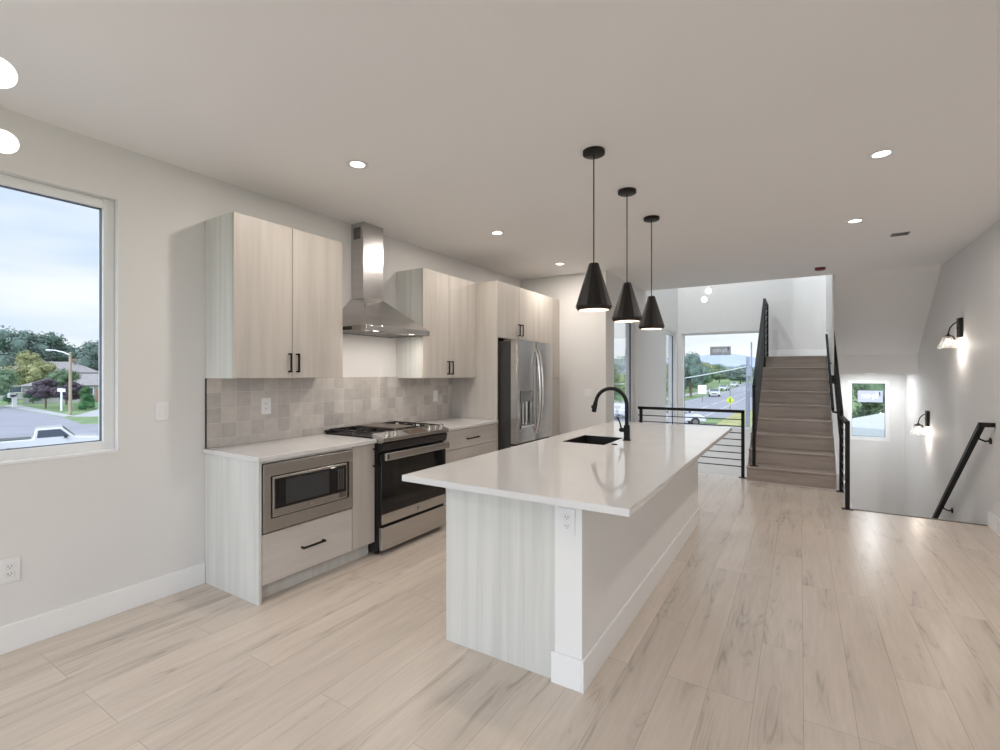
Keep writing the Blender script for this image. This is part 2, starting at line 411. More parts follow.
# left wall of the entry void, with two tall side windows
def wall_with_holes(axis, c0, c1, a0, a1, z0, z1, holes):
    """axis 'x': wall plane x in c0..c1 running along y a0..a1 ; holes = (a,b,z,z)"""
    m = MB()
    def put(p, q, r, t_):
        if q-p < 1e-4 or t_-r < 1e-4: return
        if axis == 'x': m.box(c0, c1, p, q, r, t_)
        else: m.box(p, q, c0, c1, r, t_)
    cur = a0
    for h in sorted(holes):
        put(cur, h[0], z0, z1); put(h[0], h[1], z0, h[2]); put(h[0], h[1], h[3], z1); cur = h[1]
    put(cur, a1, z0, z1)
    return m
SW = [(4.70, 5.72, -.15, 2.25), (7.72, 8.64, -.15, 2.25)]
struct('wall_entry_left', wall_with_holes('x', XA-T, XA, YB+T, YF+T, -3, ZT, SW), WALL)
FW = [(1.375, 2.86, .336, 2.25), (4.17, 4.755, .265, 1.309), (1.6, 4.4, 3.45, 5.2)]
m_ = MB()
def pf(x0, x1, z0, z1): m_.box(x0, x1, YF, YF+T, z0, z1)
pf(XA, 1.375, -3, 3.45); pf(1.375, 2.86, -3, .336); pf(1.375, 2.86, 2.25, 3.45); pf(2.86, 4.17, -3, 3.45)
pf(4.17, 4.755, -3, .265); pf(4.17, 4.755, 1.309, 3.45); pf(4.755, XR+T, -3, 3.45)
pf(XA, 1.6, 3.45, ZT); pf(4.4, XR+T, 3.45, ZT); pf(1.6, 4.4, 5.2, ZT)
struct('wall_front', m_, WALL)
struct('wall_right', wall_with_holes('x', XR, XR+T, YR, YF, -3, ZT, [(-4.2, -2.6, .9, 2.4)]), WALL)
struct('wall_rear', wall_with_holes('y', YR-T, YR, -T, XR+T, -3, ZC, [(.3, 4.7, .05, 2.55)]), WALL)
# walls of the upper floor around the entry void
m_ = MB().box(-T, XR, 6.16, 6.28, ZC+.32, ZT)
struct('wall_upper', m_, WALL)
struct('ceiling_upper', MB().box(XA-T, XR+T, 6.16, 6.6, ZT, ZT+.2).box(XA-T, XR+T, 8.4, YF+T, ZT, ZT+.2).box(XA-T, 2.4, 6.6, 8.4, ZT, ZT+.2).box(4.5, XR+T, 6.6, 8.4, ZT, ZT+.2), CEIL)
t = thing('window_9', None, None, (0, 0, 0), kind='structure')   # unseen skylight, added to bring more daylight into the entry void
MB().box(2.4, 4.5, 6.6, 6.66, ZT, ZT+.25).box(2.4, 4.5, 8.34, 8.4, ZT, ZT+.25).box(2.4, 2.46, 6.66, 8.34, ZT, ZT+.25).box(4.44, 4.5, 6.66, 8.34, ZT, ZT+.25).build('window_frame', VINYL, t)
box(2.46, 4.44, 6.66, 8.34, ZT+.12, ZT+.126).build('pane', GLASS, t)
# wall between the two flights, its end seen as a white strip, and the header beyond it
struct('wall_stair', MB().box(3.83, 3.848, 6.285, 7.42, 1.40, ZT), WALL)
struct('wall_stair_header', MB().box(3.832, 3.848, 7.42, 8.30, 2.14, ZT), WALL)
# lower entry floor and the closing faces under the kitchen floor
struct('floor_entry', box(XA, XR, YB+T, YF, ZL-.2, ZL), FLOOR)
struct('wall_below_floor', MB().box(XA, 2.84, YE-.1, YE-.002, ZL, -.28).box(3.92, XR, 4.36, 4.50, ZL, -.28), WALL)

# baseboards
def bb(name, poly_boxes):
    m = MB()
    for b_ in poly_boxes: m.box(*b_, bev=.003)
    struct(name, m, TRIM)
bb('baseboard_left', [(0, .014, YR, -.002, 0, .14)])
bb('baseboard_right', [(XR-.014, XR, YR, 4.50, 0, .14)])
bb('baseboard_back', [(.64, XA, YB-.014, YB, 0, .14)])
bb('baseboard_landing', [(2.86, XR, YF-.014, YF, 1.718, 1.858)])
bb('baseboard_stairwell', [(XR-.014, XR, 6.9, YF, ZL, ZL+.14), (3.93, XR-.014, YF-.014, YF, ZL, ZL+.14)])

# ------------------------------------------------------------------ windows
def window(name, axis, c, a0, a1, z0, z1, fw=.055, mull=(), depth=.05, inward=1):
    """frame set at plane c; axis 'x' means the pane is perpendicular to x."""
    t = thing(name, None, None, (0, 0, 0), kind='structure')
    def B(m, p, q, r, s_, d0, d1, bev=0):
        if axis == 'x': m.box(c+d0, c+d1, p, q, r, s_, bev=bev)
        else: m.box(p, q, c+d0, c+d1, r, s_, bev=bev)
    m = MB(); h = depth/2
    B(m, a0, a0+fw, z0, z1, -h, h, .004); B(m, a1-fw, a1, z0, z1, -h, h, .004)
    B(m, a0+fw, a1-fw, z0, z0+fw, -h, h, .004); B(m, a0+fw, a1-fw, z1-fw, z1, -h, h, .004)
    for k in mull: B(m, k-fw*.6, k+fw*.6, z0+fw, z1-fw, -h, h, .004)
    m.build('window_frame', VINYL, t)
    m = MB(); g = .004; i0, i1, j0, j1 = a0+fw, a1-fw, z0+fw, z1-fw
    B(m, i0, i0+g, j0, j1, -.012, .012); B(m, i1-g, i1, j0, j1, -.012, .012); B(m, i0, i1, j0, j0+g, -.012, .012); B(m, i0, i1, j1-g, j1, -.012, .012)
    m.build('gasket', SEAL, t)
    m = MB(); B(m, i0, i1, j0, j1, -.003, .003); m.build('pane', GLASS, t)
    return t
wk = window('window_1', 'x', -.085, WY0, WY1, WZ0, WZ1, fw=.055, depth=.07)
box(-.12, .004, WY0, WY1, WZ0-.012, WZ0+.003, bev=.002).build('window_sill', TRIM, wk)
window('window_2', 'x', XA-.07, *SW[0], fw=.05)
window('window_3', 'x', XA-.07, *SW[1], fw=.05)
wf = window('window_4', 'y', YF+.07, *FW[0], fw=.035)
wl = window('window_5', 'y', YF+.06, *FW[1], fw=.06, depth=.07)
window('window_6', 'y', YF+.08, *FW[2], mull=(3.0,))  # unseen upper window, added to daylight the entry void
window('window_7', 'y', YR-.08, .3, 4.7, .05, 2.55, mull=(1.8, 3.2))  # unseen rear glazing, added and enlarged for daylight from behind
window('window_8', 'x', XR+.08, -4.2, -2.6, .9, 2.4, mull=(-3.6,))  # unseen side window behind the camera, added for daylight

# maker's stickers on the glass, white blurred lettering on grey with a small dark drop
STK = mat('grey_sticker', (.40, .43, .47), .6, noise=((6, 6, 6), .04))
STKB = mat('pale_blue_sticker', (.48, .52, .68), .6, noise=((6, 6, 6), .04))
WHT = mat('white_print', (.85, .87, .9), .6, noise=((9, 9, 9), .02))
DRP = mat('dark_print', (.03, .03, .05), .6, noise=((9, 9, 9), .02))
def sticker(x0, x1, z0, z1, y, m, label):
    t = thing('window_sticker', label, 'sticker', ((x0+x1)/2, y, z0))
    box(x0, x1, y, y+.002, z0, z1).build('backing', m, t)
    W = x1-x0; H = z1-z0; k = MB()
    def r(a, b, c_, d): k.box(x0+a*W, x0+b*W, y-.001, y+.0005, z0+c_*H, z0+d*H)
    # mirrored lettering, read from behind: strokes of about seven rounded letters
    r(.14, .17, .30, .66); r(.17, .27, .58, .66); r(.24, .27, .30, .62)
    r(.31, .34, .34, .70); r(.34, .41, .62, .70); r(.34, .41, .34, .42); r(.40, .43, .34, .70)
    r(.47, .50, .36, .72); r(.50, .56, .48, .56)
    r(.59, .62, .22, .66); r(.62, .69, .58, .66); r(.62, .69, .34, .42); r(.68, .71, .34, .66)
    r(.75, .78, .34, .86); r(.78, .83, .34, .42); r(.78, .83, .58, .66)
    k.build('lettering', WHT, t)
    k = MB(); k.prism([(x0+.84*W, y-.001, z0+.88*H), (x0+.90*W, y-.001, z0+.88*H), (x0+.90*W, y-.001, z0+.58*H), (x0+.875*W, y-.001, z0+.5*H)], (0, .001, 0))
    k.build('drop_mark', DRP, t)
sticker(1.905, 2.285, 1.79, 1.965, YF+.062, STK, 'grey maker sticker with pale lettering high on the large entry window')
sticker(4.315, 4.665, .925, 1.125, YF+.052, STKB, 'pale blue maker sticker on the small stairwell window')

# ================================================================== KITCHEN: BASE UNITS
def bar_pull(parent, p0, p1, out, name='handle'):
    """square black bar pull between two points, standing off along out"""
    p0 = Vector(p0); p1 = Vector(p1); o = Vector(out); d = (p1-p0).normalized()
    m = MB(); up = (0, 0, 1) if abs(d.z) < .5 else (0, 1, 0)
    m.bar(p0+o, p1+o, .011, .011, up=o.normalized())
    for q in (p0+d*.006, p1-d*.006): m.bar(q, q+o, .011, .011, up=d)
    return m.build(name, BLACK, parent)

cab = thing('base_cabinet', 'pale wood base cabinet holding the built-in microwave, end panel by the left wall', 'cabinet', (.3, .36, 0))
box(.003, .632, 0, .019, 0, .883, bev=.001).build('end_panel', CABX, cab)
m_ = MB().box(.01, .605, .021, .73, .098, .11).box(.01, .03, .021, .73, .11, .883).box(.01, .605, .713, .731, .098, .883).box(.01, .605, .021, .04, .11, .883)
m_.box(.01, .605, .04, .713, .43, .436)
m_.build('carcass', CARC, cab)
box(.607, .626, .022, .731, .868, .883, bev=.001).build('top_rail', CABX, cab)
dr = box(.608, .628, .024, .729, .112, .424, bev=.0015).build('drawer', CABH, cab)
bar_pull(dr, (.628, .298, .268), (.628, .475, .268), (.028, 0, 0))
box(.53, .555, .021, .955, 0, .098).build('toe_kick', CABX, cab)

mw = thing('built_in_microwave', 'stainless built-in microwave with black glass door', 'microwave', (.4, .375, .437))
m_ = MB()   # trim kit frame
y0, y1, z0, z1 = .026, .728, .437, .862
m_.box(.606, .640, y0, y1, z1-.078, z1, bev=.002).box(.606, .640, y0, y1, z0, z0+.078, bev=.002)
m_.box(.606, .640, y0, y0+.05, z0+.078, z1-.078, bev=.002).box(.606, .640, y1-.035, y1, z0+.078, z1-.078, bev=.002)
m_.build('trim_frame', STEEL, mw)
box(.2, .625, .076, .693, .515, .784).build('housing', BLKP, mw)
dd = MB().box(.625, .643, .086, .672, .522, .777, bev=.003).build('door', STEEL, mw)
box(.6425, .646, .100, .662, .572, .762, bev=.0015).build('door_glass', BLKGL, dd)
box(.646, .6464, .175, .51, .590, .748).build('viewing_mesh', mat('grey_mesh_screen', (.045, .047, .05), .25, noise=((200, 200, 200), .3)), dd)
cp = box(.6455, .6468, .575, .655, .59, .75, bev=.0005).build('control_panel', BLKGL, mw)
k_ = MB()
for i in range(3):
    for j in range(9): k_.box(.6466, .6474, .588+i*.021, .595+i*.021, .60+j*.0165, .604+j*.0165)
k_.build('keypad', mat('pale_print', (.5, .5, .5), .5, noise=((9, 9, 9), .05)), cp)
box(.643, .6448, .60, .66, .535, .572, bev=.0008).build('open_button', STEELD, mw)
def badge(parent, p, n, r=.014):
    p = Vector(p); n = Vector(n)
    o = MB().cyl(p, p+n*.002, r, seg=24).build('badge', STEELD, parent)
    u = n.orthogonal().normalized(); v = n.cross(u)
    m = MB(); pts = [p+n*.0022+(u*math.cos(2*PI*i/20)+v*math.sin(2*PI*i/20))*r*.86 for i in range(21)]
    m.tube(pts, .0008, seg=6)
    # script monogram inside the ring
    for s_ in (-1, 1):
        m.tube([p+n*.0022+v*(s_*r*.3)+(u*math.cos(a_*.5)*r*.42+v*math.sin(a_*.5)*r*.28) for a_ in range(2, 11)], .0008, seg=6)
    m.build('monogram', CHROME, o)
badge(mw, (.643, .36, .552), (1, 0, 0), .015)

cab = thing('base_cabinet', 'narrow pale wood pull-out base cabinet between microwave cabinet and range', 'cabinet', (.3, .845, 0))
m_ = MB().box(.01, .605, .733, .748, .1, .883).box(.01, .605, .938, .953, .1, .883).box(.01, .03, .748, .938, .1, .883).box(.03, .605, .748, .938, .1, .115)
m_.build('carcass', CARC, cab)
dr = box(.608, .628, .735, .953, .112, .880, bev=.0015).build('door', CAB, cab)
bar_pull(dr, (.628, .938, .70), (.628, .938, .845), (.028, 0, 0))

cab = thing('base_cabinet', 'pale wood drawer cabinet between the range and the refrigerator', 'cabinet', (.3, 2.27, 0))
m_ = MB().box(.01, .605, 1.80, 1.815, .1, .883).box(.01, .605, 2.722, 2.738, .1, .883).box(.01, .03, 1.815, 2.722, .1, .883).box(.03, .605, 1.815, 2.722, .1, .115)
m_.build('carcass', CARC, cab)
for zz0, zz1 in ((.695, .878), (.405, .690), (.112, .400)):
    dr = box(.608, .628, 1.802, 2.736, zz0, zz1, bev=.0015).build('drawer', CABH, cab)
    bar_pull(dr, (.628, 2.175, (zz0+zz1)/2-.008), (.628, 2.375, (zz0+zz1)/2-.008), (.028, 0, 0))
box(.53, .555, 1.80, 2.738, 0, .098).build('toe_kick', CABX, cab)

tag(box(.003, .648, -.012, .957, .884, .914, bev=.003).build('worktop', QUARTZ), 'white quartz worktop left of the range', 'countertop')
tag(box(.003, .648, 1.797, 2.741, .884, .914, bev=.003).build('worktop', QUARTZ), 'white quartz worktop between the range and the refrigerator', 'countertop')
tl = MB().box(.0005, .010, .008, 2.742, .915, 1.394).build('tile_backsplash', TILE)
tag(tl, 'square grey-beige glazed tile backsplash behind the range and worktops', 'backsplash')
tag(box(.0005, .013, .003, .0075, .915, 1.394).build('edge_strip', BLACK), 'thin dark metal edge strip at the left end of the tiles', 'edge trim')
# white panel between tile and hood is painted wall

# ------------------------------------------------------------------ range
RY0, RY1 = .962, 1.778
rg = thing('gas_range', 'stainless slide-in gas range with black oven door and iron grates', 'range', (.35, (RY0+RY1)/2, 0))
m_ = MB().box(.02, .655, RY0+.002, RY1-.002, .035, .905)
for yy in (RY0+.04, RY1-.04):
    for xx in (.08, .6): m_.cyl((xx, yy, 0), (xx, yy, .04), .018)
m_.build('body', BLKP, rg)
od = box(.657, .688, RY0+.008, RY1-.008, .245, .795, bev=.004).build('oven_door', BLKGL, rg)
box(.6875, .691, RY0+.008, RY1-.008, .245, .325, bev=.002).build('lower_rail', STEEL, od)
box(.688, .6885, RY0+.13, RY1-.13, .38, .66).build('window', mat('oven_window', (.02, .018, .016), .08, noise=((4, 4, 4), .1)), od)
h_ = MB().box(.712, .736, RY0+.012, RY1-.012, .748, .808, bev=.006)
for yy in (RY0+.03, RY1-.05): h_.box(.688, .716, yy, yy+.022, .755, .80)
h_ = h_.build('handle', STEEL, od)
box(.7355, .7375, RY0+.03, RY0+.042, .760, .797, bev=.0004).build('handle_badge', BLKP, h_)
dw = MB().box(.657, .690, RY0+.008, RY1-.008, .042, .222, bev=.003).build('storage_drawer', STEEL, rg)
badge(rg, (.6912, (RY0+RY1)/2+.02, .285), (1, 0, 0), .017)
# sloping control panel
m_ = MB().prism([(.60, RY0, .955), (.715, RY0, .922), (.715, RY0, .892), (.69, RY0, .880), (.60, RY0, .880)], (0, RY1-RY0, 0))
cpn = m_.build('control_panel', STEEL, rg)
MB().prism([(.6, RY0+.005, .879), (.706, RY0+.005, .879), (.69, RY0+.005, .815), (.655, RY0+.005, .80), (.6, RY0+.005, .80)], (0, RY1-RY0-.01, 0)).build('vent_recess', BLKP, rg)
nv = Vector((.033, 0, .115)).normalized()
def onp(x): return .955-(x-.60)*.033/.115
m_ = MB(); ya, yb = RY0+.30, RY0+.54
m_.prism([(.625, ya, onp(.625)+.0008), (.705, ya, onp(.705)+.0008), (.705, ya, onp(.705)-.001), (.625, ya, onp(.625)-.001)], (0, yb-ya, 0))
m_.build('display', mat('touch_display', (.10, .07, .055), .1, noise=((60, 60, 60), .4)), cpn)
for yy in (RY0+.085, RY0+.175, RY1-.215, RY1-.135, RY1-.055):
    p = Vector((.672, yy, onp(.672)))
    kb = MB().cyl(p, p+nv*.008, .024, .023, seg=24).cyl(p+nv*.008, p+nv*.032, .019, .016, seg=24).build('knob', CHROME, rg, smooth=True)
    MB().bar(p+nv*.033+Vector((-.014, 0, .005)), p+nv*.033+Vector((.014, 0, -.005)), .005, .006, up=nv).build('knob_grip', STEELD, kb)
box(.03, .615, RY0+.004, RY1-.004, .905, .925, bev=.004).build('cooktop', BLKP, rg)
box(.012, .05, RY0+.004, RY1-.004, .925, .945, bev=.004).build('rear_vent', BLKP, rg)
gw = (RY1-RY0-.03)/3
for gi in range(3):
    g0 = RY0+.015+gi*gw+.003; g1 = g0+gw-.006; m = MB()
    def bb_(a, b): m.bar(a, b, .010, .012)
    z = .952
    bb_((.06, g0+.005, z), (.60, g0+.005, z)); bb_((.06, g1-.005, z), (.60, g1-.005, z)); bb_((.065, g0, z), (.065, g1, z)); bb_((.595, g0, z), (.595, g1, z)); bb_((.33, g0, z), (.33, g1, z))
    if gi != 1:
        for cx_ in (.20, .46):
            bb_((cx_, g0, z), (cx_, g0+gw*.34, z)); bb_((cx_, g1, z), (cx_, g1-gw*.34, z))
            mid = (g0+g1)/2; bb_((.065 if cx_ < .3 else .33, mid, z), (cx_-.045, mid, z)); bb_((cx_+.045, mid, z), (.33 if cx_ < .3 else .595, mid, z))
    else:
        for q in (.3, .7): bb_((.065, g0+gw*q, z), (.595, g0+gw*q, z))
    for xx in (.065, .33, .595):
        for yy in (g0+.005, g1-.005): m.bar((xx, yy, .924), (xx, yy, z), .010, .010, up=(1, 0, 0))
    m.build('grate', IRON, rg)
box(.09, .57, RY0+.02+gw, RY0+.01+2*gw, .9585, .966, bev=.003).build('griddle_plate', mat('worn_griddle', (.12, .10, .085), .35, .5, noise=((20, 20, 20), .3)), rg)
for (bx_, by_, br_) in ((.2, RY0+.015+gw*.5, .04), (.46, RY0+.015+gw*.5, .048), (.2, RY0+.015+gw*2.5, .036), (.46, RY0+.015+gw*2.5, .05)):
    b_ = MB().cyl((bx_, by_, .925), (bx_, by_, .934), br_, br_*.95, seg=24).build('burner', STEELD, rg)
    MB().cyl((bx_, by_, .934), (bx_, by_, .942), br_*.8, br_*.75, seg=24).build('burner_cap', IRON, b_)

# ------------------------------------------------------------------ upper cabinets
FILL = .893
def upper_cabinet(label, y0, y1, split, z0, z1, dpt, hz, endm=CABX, name='wall_cabinet', hy=None):
    t = thing(name, label, 'cabinet', (dpt/2, (y0+y1)/2, z0))
    m = MB(); x1 = dpt-.021
    m.box(.003, x1, y0+.012, y1-.002, z0, z0+.018).box(.003, x1, y0+.012, y1-.002, z1-.018, z1).box(.003, .02, y0+.012, y1-.002, z0+.018, z1-.018)
    m.box(.02, x1, y1-.018, y1-.002, z0+.018, z1-.018).build('carcass', CAB, t)
    box(.003, dpt-.021, y0, y0+.012, z0, z1, bev=.001).build('end_panel', endm, t)
    for a, b, hy_ in ((y0+.001, split-.002, split-.028), (split+.002, y1-.001, split+.035)):
        d = box(dpt-.02, dpt, a, b, z0+.001, z1-.001, bev=.0015).build('door', CAB, t)
        bar_pull(d, (dpt, hy_, hz[0]), (dpt, hy_, hz[1]), (.028, 0, 0))
    return t
upper_cabinet('tall two-door pale wood wall cabinet left of the range hood', .003, .862, .428, 1.395, 2.474, .35, (1.435, 1.572))
fl_ = [o for o in bpy.data.objects if o.get('label', '').startswith('tall two-door')][0]
box(.003, .332, .863, FILL, 1.395, 2.474, bev=.001).build('filler_strip', CAB, fl_)
upper_cabinet('two-door pale wood wall cabinet between the hood and the fridge panel', 1.842, 2.739, 2.252, 1.380, 2.452, .35, (1.415, 1.555))
tag(box(.003, .63, 2.743, 2.765, 0, 2.445, bev=.001).build('fridge_panel', CAB), 'full-height pale wood panel on the left side of the refrigerator', 'cabinet panel')
t = thing('over_fridge_cabinet', 'two-door pale wood cabinet above the refrigerator', 'cabinet', (.3, 3.26, 1.822))
m_ = MB().box(.003, .608, 2.767, 3.758, 1.826, 1.844).box(.003, .608, 2.767, 3.758, 2.427, 2.445).box(.003, .02, 2.767, 3.758, 1.844, 2.427).box(.02, .608, 2.767, 2.783, 1.844, 2.427).box(.02, .608, 3.742, 3.758, 1.844, 2.427)
m_.build('carcass', CARC, t)
for a, b, hy_ in ((2.767, 3.243, 3.213), (3.246, 3.757, 3.285)):
    d = box(.609, .629, a, b, 1.824, 2.444, bev=.0015).build('door', CAB, t)
    bar_pull(d, (.629, hy_, 1.865), (.629, hy_, 2.005), (.028, 0, 0))
t = thing('pantry_cabinet', 'tall pale wood pantry cabinet between refrigerator and back wall', 'cabinet', (.3, 4.06, 0))
m_ = MB().box(.003, .608, 3.762, 3.778, .1, 2.445).box(.003, .608, 4.352, 4.366, .1, 2.445).box(.003, .02, 3.778, 4.352, .1, 2.445).box(.02, .608, 3.778, 4.352, 2.427, 2.445).box(.02, .608, 3.778, 4.352, .1, .118).box(.02, .608, 3.778, 4.352, 1.355, 1.37)
m_.build('carcass', CARC, t)
for a, b in ((1.366, 2.444), (.102, 1.358)):
    d = box(.609, .629, 3.762, 4.364, a, b, bev=.0015).build('door', CAB, t)
box(.53, .55, 3.762, 4.366, 0, .098).build('toe_kick', CABX, t)

# ------------------------------------------------------------------ refrigerator
FY0, FY1 = 2.803, 3.705; FX = .85
fr = thing('refrigerator', 'stainless french-door refrigerator with ice and water dispenser', 'refrigerator', (.45, (FY0+FY1)/2, 0))
m_ = MB().box(.04, .765, FY0+.004, FY1-.004, .03, 1.785, bev=.004)
for yy in (FY0+.06, FY1-.06):
    for xx in (.1, .7): m_.cyl((xx, yy, 0), (xx, yy, .035), .02)
m_.build('cabinet_body', mat('dark_grey_fridge_side', (.035, .032, .03), .5, noise=((30, 30, 30), .1)), fr)
for yy in (FY0+.05, FY1-.05): box(.66, .80, yy-.03, yy+.03, 1.785, 1.80, bev=.004).build('hinge_cover', STEELD, fr)
ym = 3.272
def bowed(x0, x1, y0, y1, z0, z1, bow, hole=None):
    """door slab with a gently bowed front; hole leaves a recess opening"""
    m = MB(); N_ = 14
    ys = [y0+(y1-y0)*i/N_ for i in range(N_+1)]
    def fx(y): u = (y-y0)/(y1-y0)*2-1; return x1+bow*(1-u*u)-.006*(abs(u)**12)
    zs = [z0, z1] if not hole else [z0, hole[2], hole[3], z1]
    for zi in range(len(zs)-1):
        for i in range(N_):
            if hole and zi == 1 and hole[0] <= (ys[i]+ys[i+1])/2 <= hole[1]: continue
            m.hexa([(x0, ys[i], zs[zi]), (fx(ys[i]), ys[i], zs[zi]), (fx(ys[i+1]), ys[i+1], zs[zi]), (x0, ys[i+1], zs[zi]),
                    (x0, ys[i], zs[zi+1]), (fx(ys[i]), ys[i], zs[zi+1]), (fx(ys[i+1]), ys[i+1], zs[zi+1]), (x0, ys[i+1], zs[zi+1])])
    bmesh.ops.remove_doubles(m.bm, verts=m.bm.verts[:], dist=1e-5)
    # drop the inner walls between cells
    seen = {}
    for f in list(m.bm.faces):
        k = tuple(sorted(v.index for v in f.verts)) if False else tuple(sorted((round(v.co.x, 5), round(v.co.y, 5), round(v.co.z, 5)) for v in f.verts))
        seen.setdefault(k, []).append(f)
    dead = [f for fs in seen.values() if len(fs) > 1 for f in fs]
    bmesh.ops.delete(m.bm, geom=dead, context='FACES')
    bmesh.ops.recalc_face_normals(m.bm, faces=m.bm.faces[:])
    return m
dl = bowed(.772, .842, FY0, ym-.003, .66, 1.79, .010, (2.885, 3.185, .82, 1.235)).build('door', STEEL, fr, smooth=True)
drr = bowed(.772, .842, ym+.003, FY1, .66, 1.79, .010).build('door', STEEL, fr, smooth=True)
fz = bowed(.772, .842, FY0, FY1, .06, .635, .010).build('freezer_drawer', STEEL, fr, smooth=True)
box(.765, .80, FY0+.004, FY1-.004, .635, .66).build('seam', BLKP, fr)
# dispenser
dp = MB().box(.775, .782, 2.875, 3.19, .815, 1.24).build('dispenser', STEELD, fr)
box(.782, .853, 2.888, 3.182, 1.115, 1.232, bev=.003).build('display_panel', mat('grey_dispenser_face', (.42, .42, .41), .15, .9, noise=((9, 9, 9), .05)), dp)
box(.784, .86, 2.888, 3.182, .822, .845, bev=.003).build('drip_tray', CHROME, dp)
m_ = MB()
for q in range(3): m_.box(.783, .80, 2.93+q*.085, 2.965+q*.085, .85, 1.11, bev=.004)
m_.build('paddle', CHROME, dp)
def bow_handle(parent, y, x, z0, z1, out=.06):
    pts = []
    for i in range(17):
        u = i/16; pts.append((x+out*math.sin(PI*u)**.6, y, z0+(z1-z0)*u))
    return MB().tube(pts, .013, seg=12).build('handle', CHROME, parent, smooth=True)
bow_handle(dl, ym-.035, FX-.004, .74, 1.70); bow_handle(drr, ym+.035, FX-.004, .74, 1.70)
pts = [(FX-.004+.06*math.sin(PI*i/16)**.6, FY0+.08+(FY1-FY0-.16)*i/16, .57) for i in range(17)]
MB().tube(pts, .013, seg=12).build('handle', CHROME, fz, smooth=True)
badge(fr, (.850, 3.615, 1.70), (1, 0, 0), .016)

# ------------------------------------------------------------------ range hood
hd = thing('range_hood', 'stainless pyramid chimney range hood on the wall above the gas range', 'range hood', (.25, 1.38, 1.78))
HY0, HY1, HX = .985, 1.765, .50
CY0, CY1, CX = 1.264, 1.506, .160
ch = MB().box(.004, CX, CY0, CY1, 2.44, 2.776).box(.004, CX-.002, CY0+.002, CY1-.002, 2.095, 2.44).build('chimney', STEEL, hd)
vg = MB()
box(.035, .125, CY0-.001, CY0+.001, 2.63, 2.735).build('vent_grille', STEELD, ch)
for i in range(7): vg.box(.038, .122, CY0-.003, CY0-.001, 2.636+i*.0145, 2.641+i*.0145)
vg.build('slats', BLKP, ch)
m_ = MB().hexa([(.004, HY0, 1.822), (HX, HY0, 1.822), (HX, HY1, 1.822), (.004, HY1, 1.822), (.004, CY0, 2.10), (CX, CY0, 2.10), (CX, CY1, 2.10), (.004, CY1, 2.10)])
m_.build('canopy', STEEL, hd)
m_ = MB().box(HX-.012, HX, HY0, HY1, 1.778, 1.822, bev=.002).box(.004, .016, HY0, HY1, 1.778, 1.822).box(.016, HX-.012, HY0, HY0+.012, 1.778, 1.822).box(.016, HX-.012, HY1-.012, HY1, 1.778, 1.822)
m_.build('rim', STEEL, hd)
box(.06, .33, HY0-.002, HY0+.001, 1.79, 1.815).build('side_control_strip', BLKP, hd)
box(.016, HX-.012, HY0+.012, HY1-.012, 1.790, 1.800).build('underside', STEELD, hd)
for a in (HY0+.06, HY0+.40):
    f_ = MB().box(.07, .38, a, a+.31, 1.784, 1.790, bev=.002)
    for q in range(9): f_.box(.085, .365, a+.02+q*.03, a+.03+q*.03, 1.781, 1.784)
    f_.build('filter', STEEL, hd)
for yy in (HY0+.17, HY1-.17):
    l_ = MB().cyl((.435, yy, 1.783), (.435, yy, 1.790), .027, seg=20).build('lamp', LENS, hd)
    lamp('AREA', l_, (0, yy-1.38, 0), 1.6, size=.05).location = Vector((.435, yy, 1.780))-Vector(hd.location)

# ------------------------------------------------------------------ wall plates
def plate(name, label, cat, c, n, w_, h_, kind):
    """cover plate centred at c on a wall with outward normal n ('x' or '-y')"""
    t = thing(name, label, cat, c)
    def P(m, a0, a1, z0, z1, d0, d1, bev=0):
        if n == 'x': m.box(c[0]+d0, c[0]+d1, c[1]+a0, c[1]+a1, c[2]+z0, c[2]+z1, bev=bev)
        else: m.box(c[0]+a0, c[0]+a1, c[1]-d0, c[1]-d1, c[2]+z0, c[2]+z1, bev=bev)
        return m
    P(MB(), -w_/2, w_/2, -h_/2, h_/2, .0005, .006, .0015).build('cover_plate', PLAST, t)
    if kind == 'outlet':
        for zc in (-.0195, .0195):
            f_ = P(MB(), -.0165, .0165, zc-.014, zc+.014, .005, .0085, .002).build('socket', PLAST, t)
            k = MB(); P(k, -.008, -.0055, zc-.002, zc+.007, .0082, .0088); P(k, .0055, .008, zc-.002, zc+.007, .0082, .0088); P(k, -.002, .002, zc-.0095, zc-.0055, .0082, .0088)
            k.build('slots', SLOT, f_)
    else:
        for a in kind: P(MB(), a-.016, a+.016, -.033, .033, .005, .009, .0015).build('rocker', PLAST, t)
plate('wall_outlet', 'white duplex outlet low on the left wall under the window', 'outlet', (0, -.957, .417), 'x', .080, .122, 'outlet')
plate('light_switch', 'white light switch on the left wall between window and cabinets', 'switch', (0, -.259, 1.188), 'x', .075, .118, [0])
plate('wall_outlet', 'white duplex outlet on the tiles left of the range', 'outlet', (.0105, .438, 1.180), 'x', .078, .122, 'outlet')
plate('wall_outlet', 'white switch plate on the tiles right of the range', 'switch', (.0105, 2.439, 1.176), 'x', .078, .122, [0])
plate('light_switch', 'white double light switch on the back wall right of the pantry', 'switch', (1.055, YB, 1.158), '-y', .118, .118, [-.025, .025])

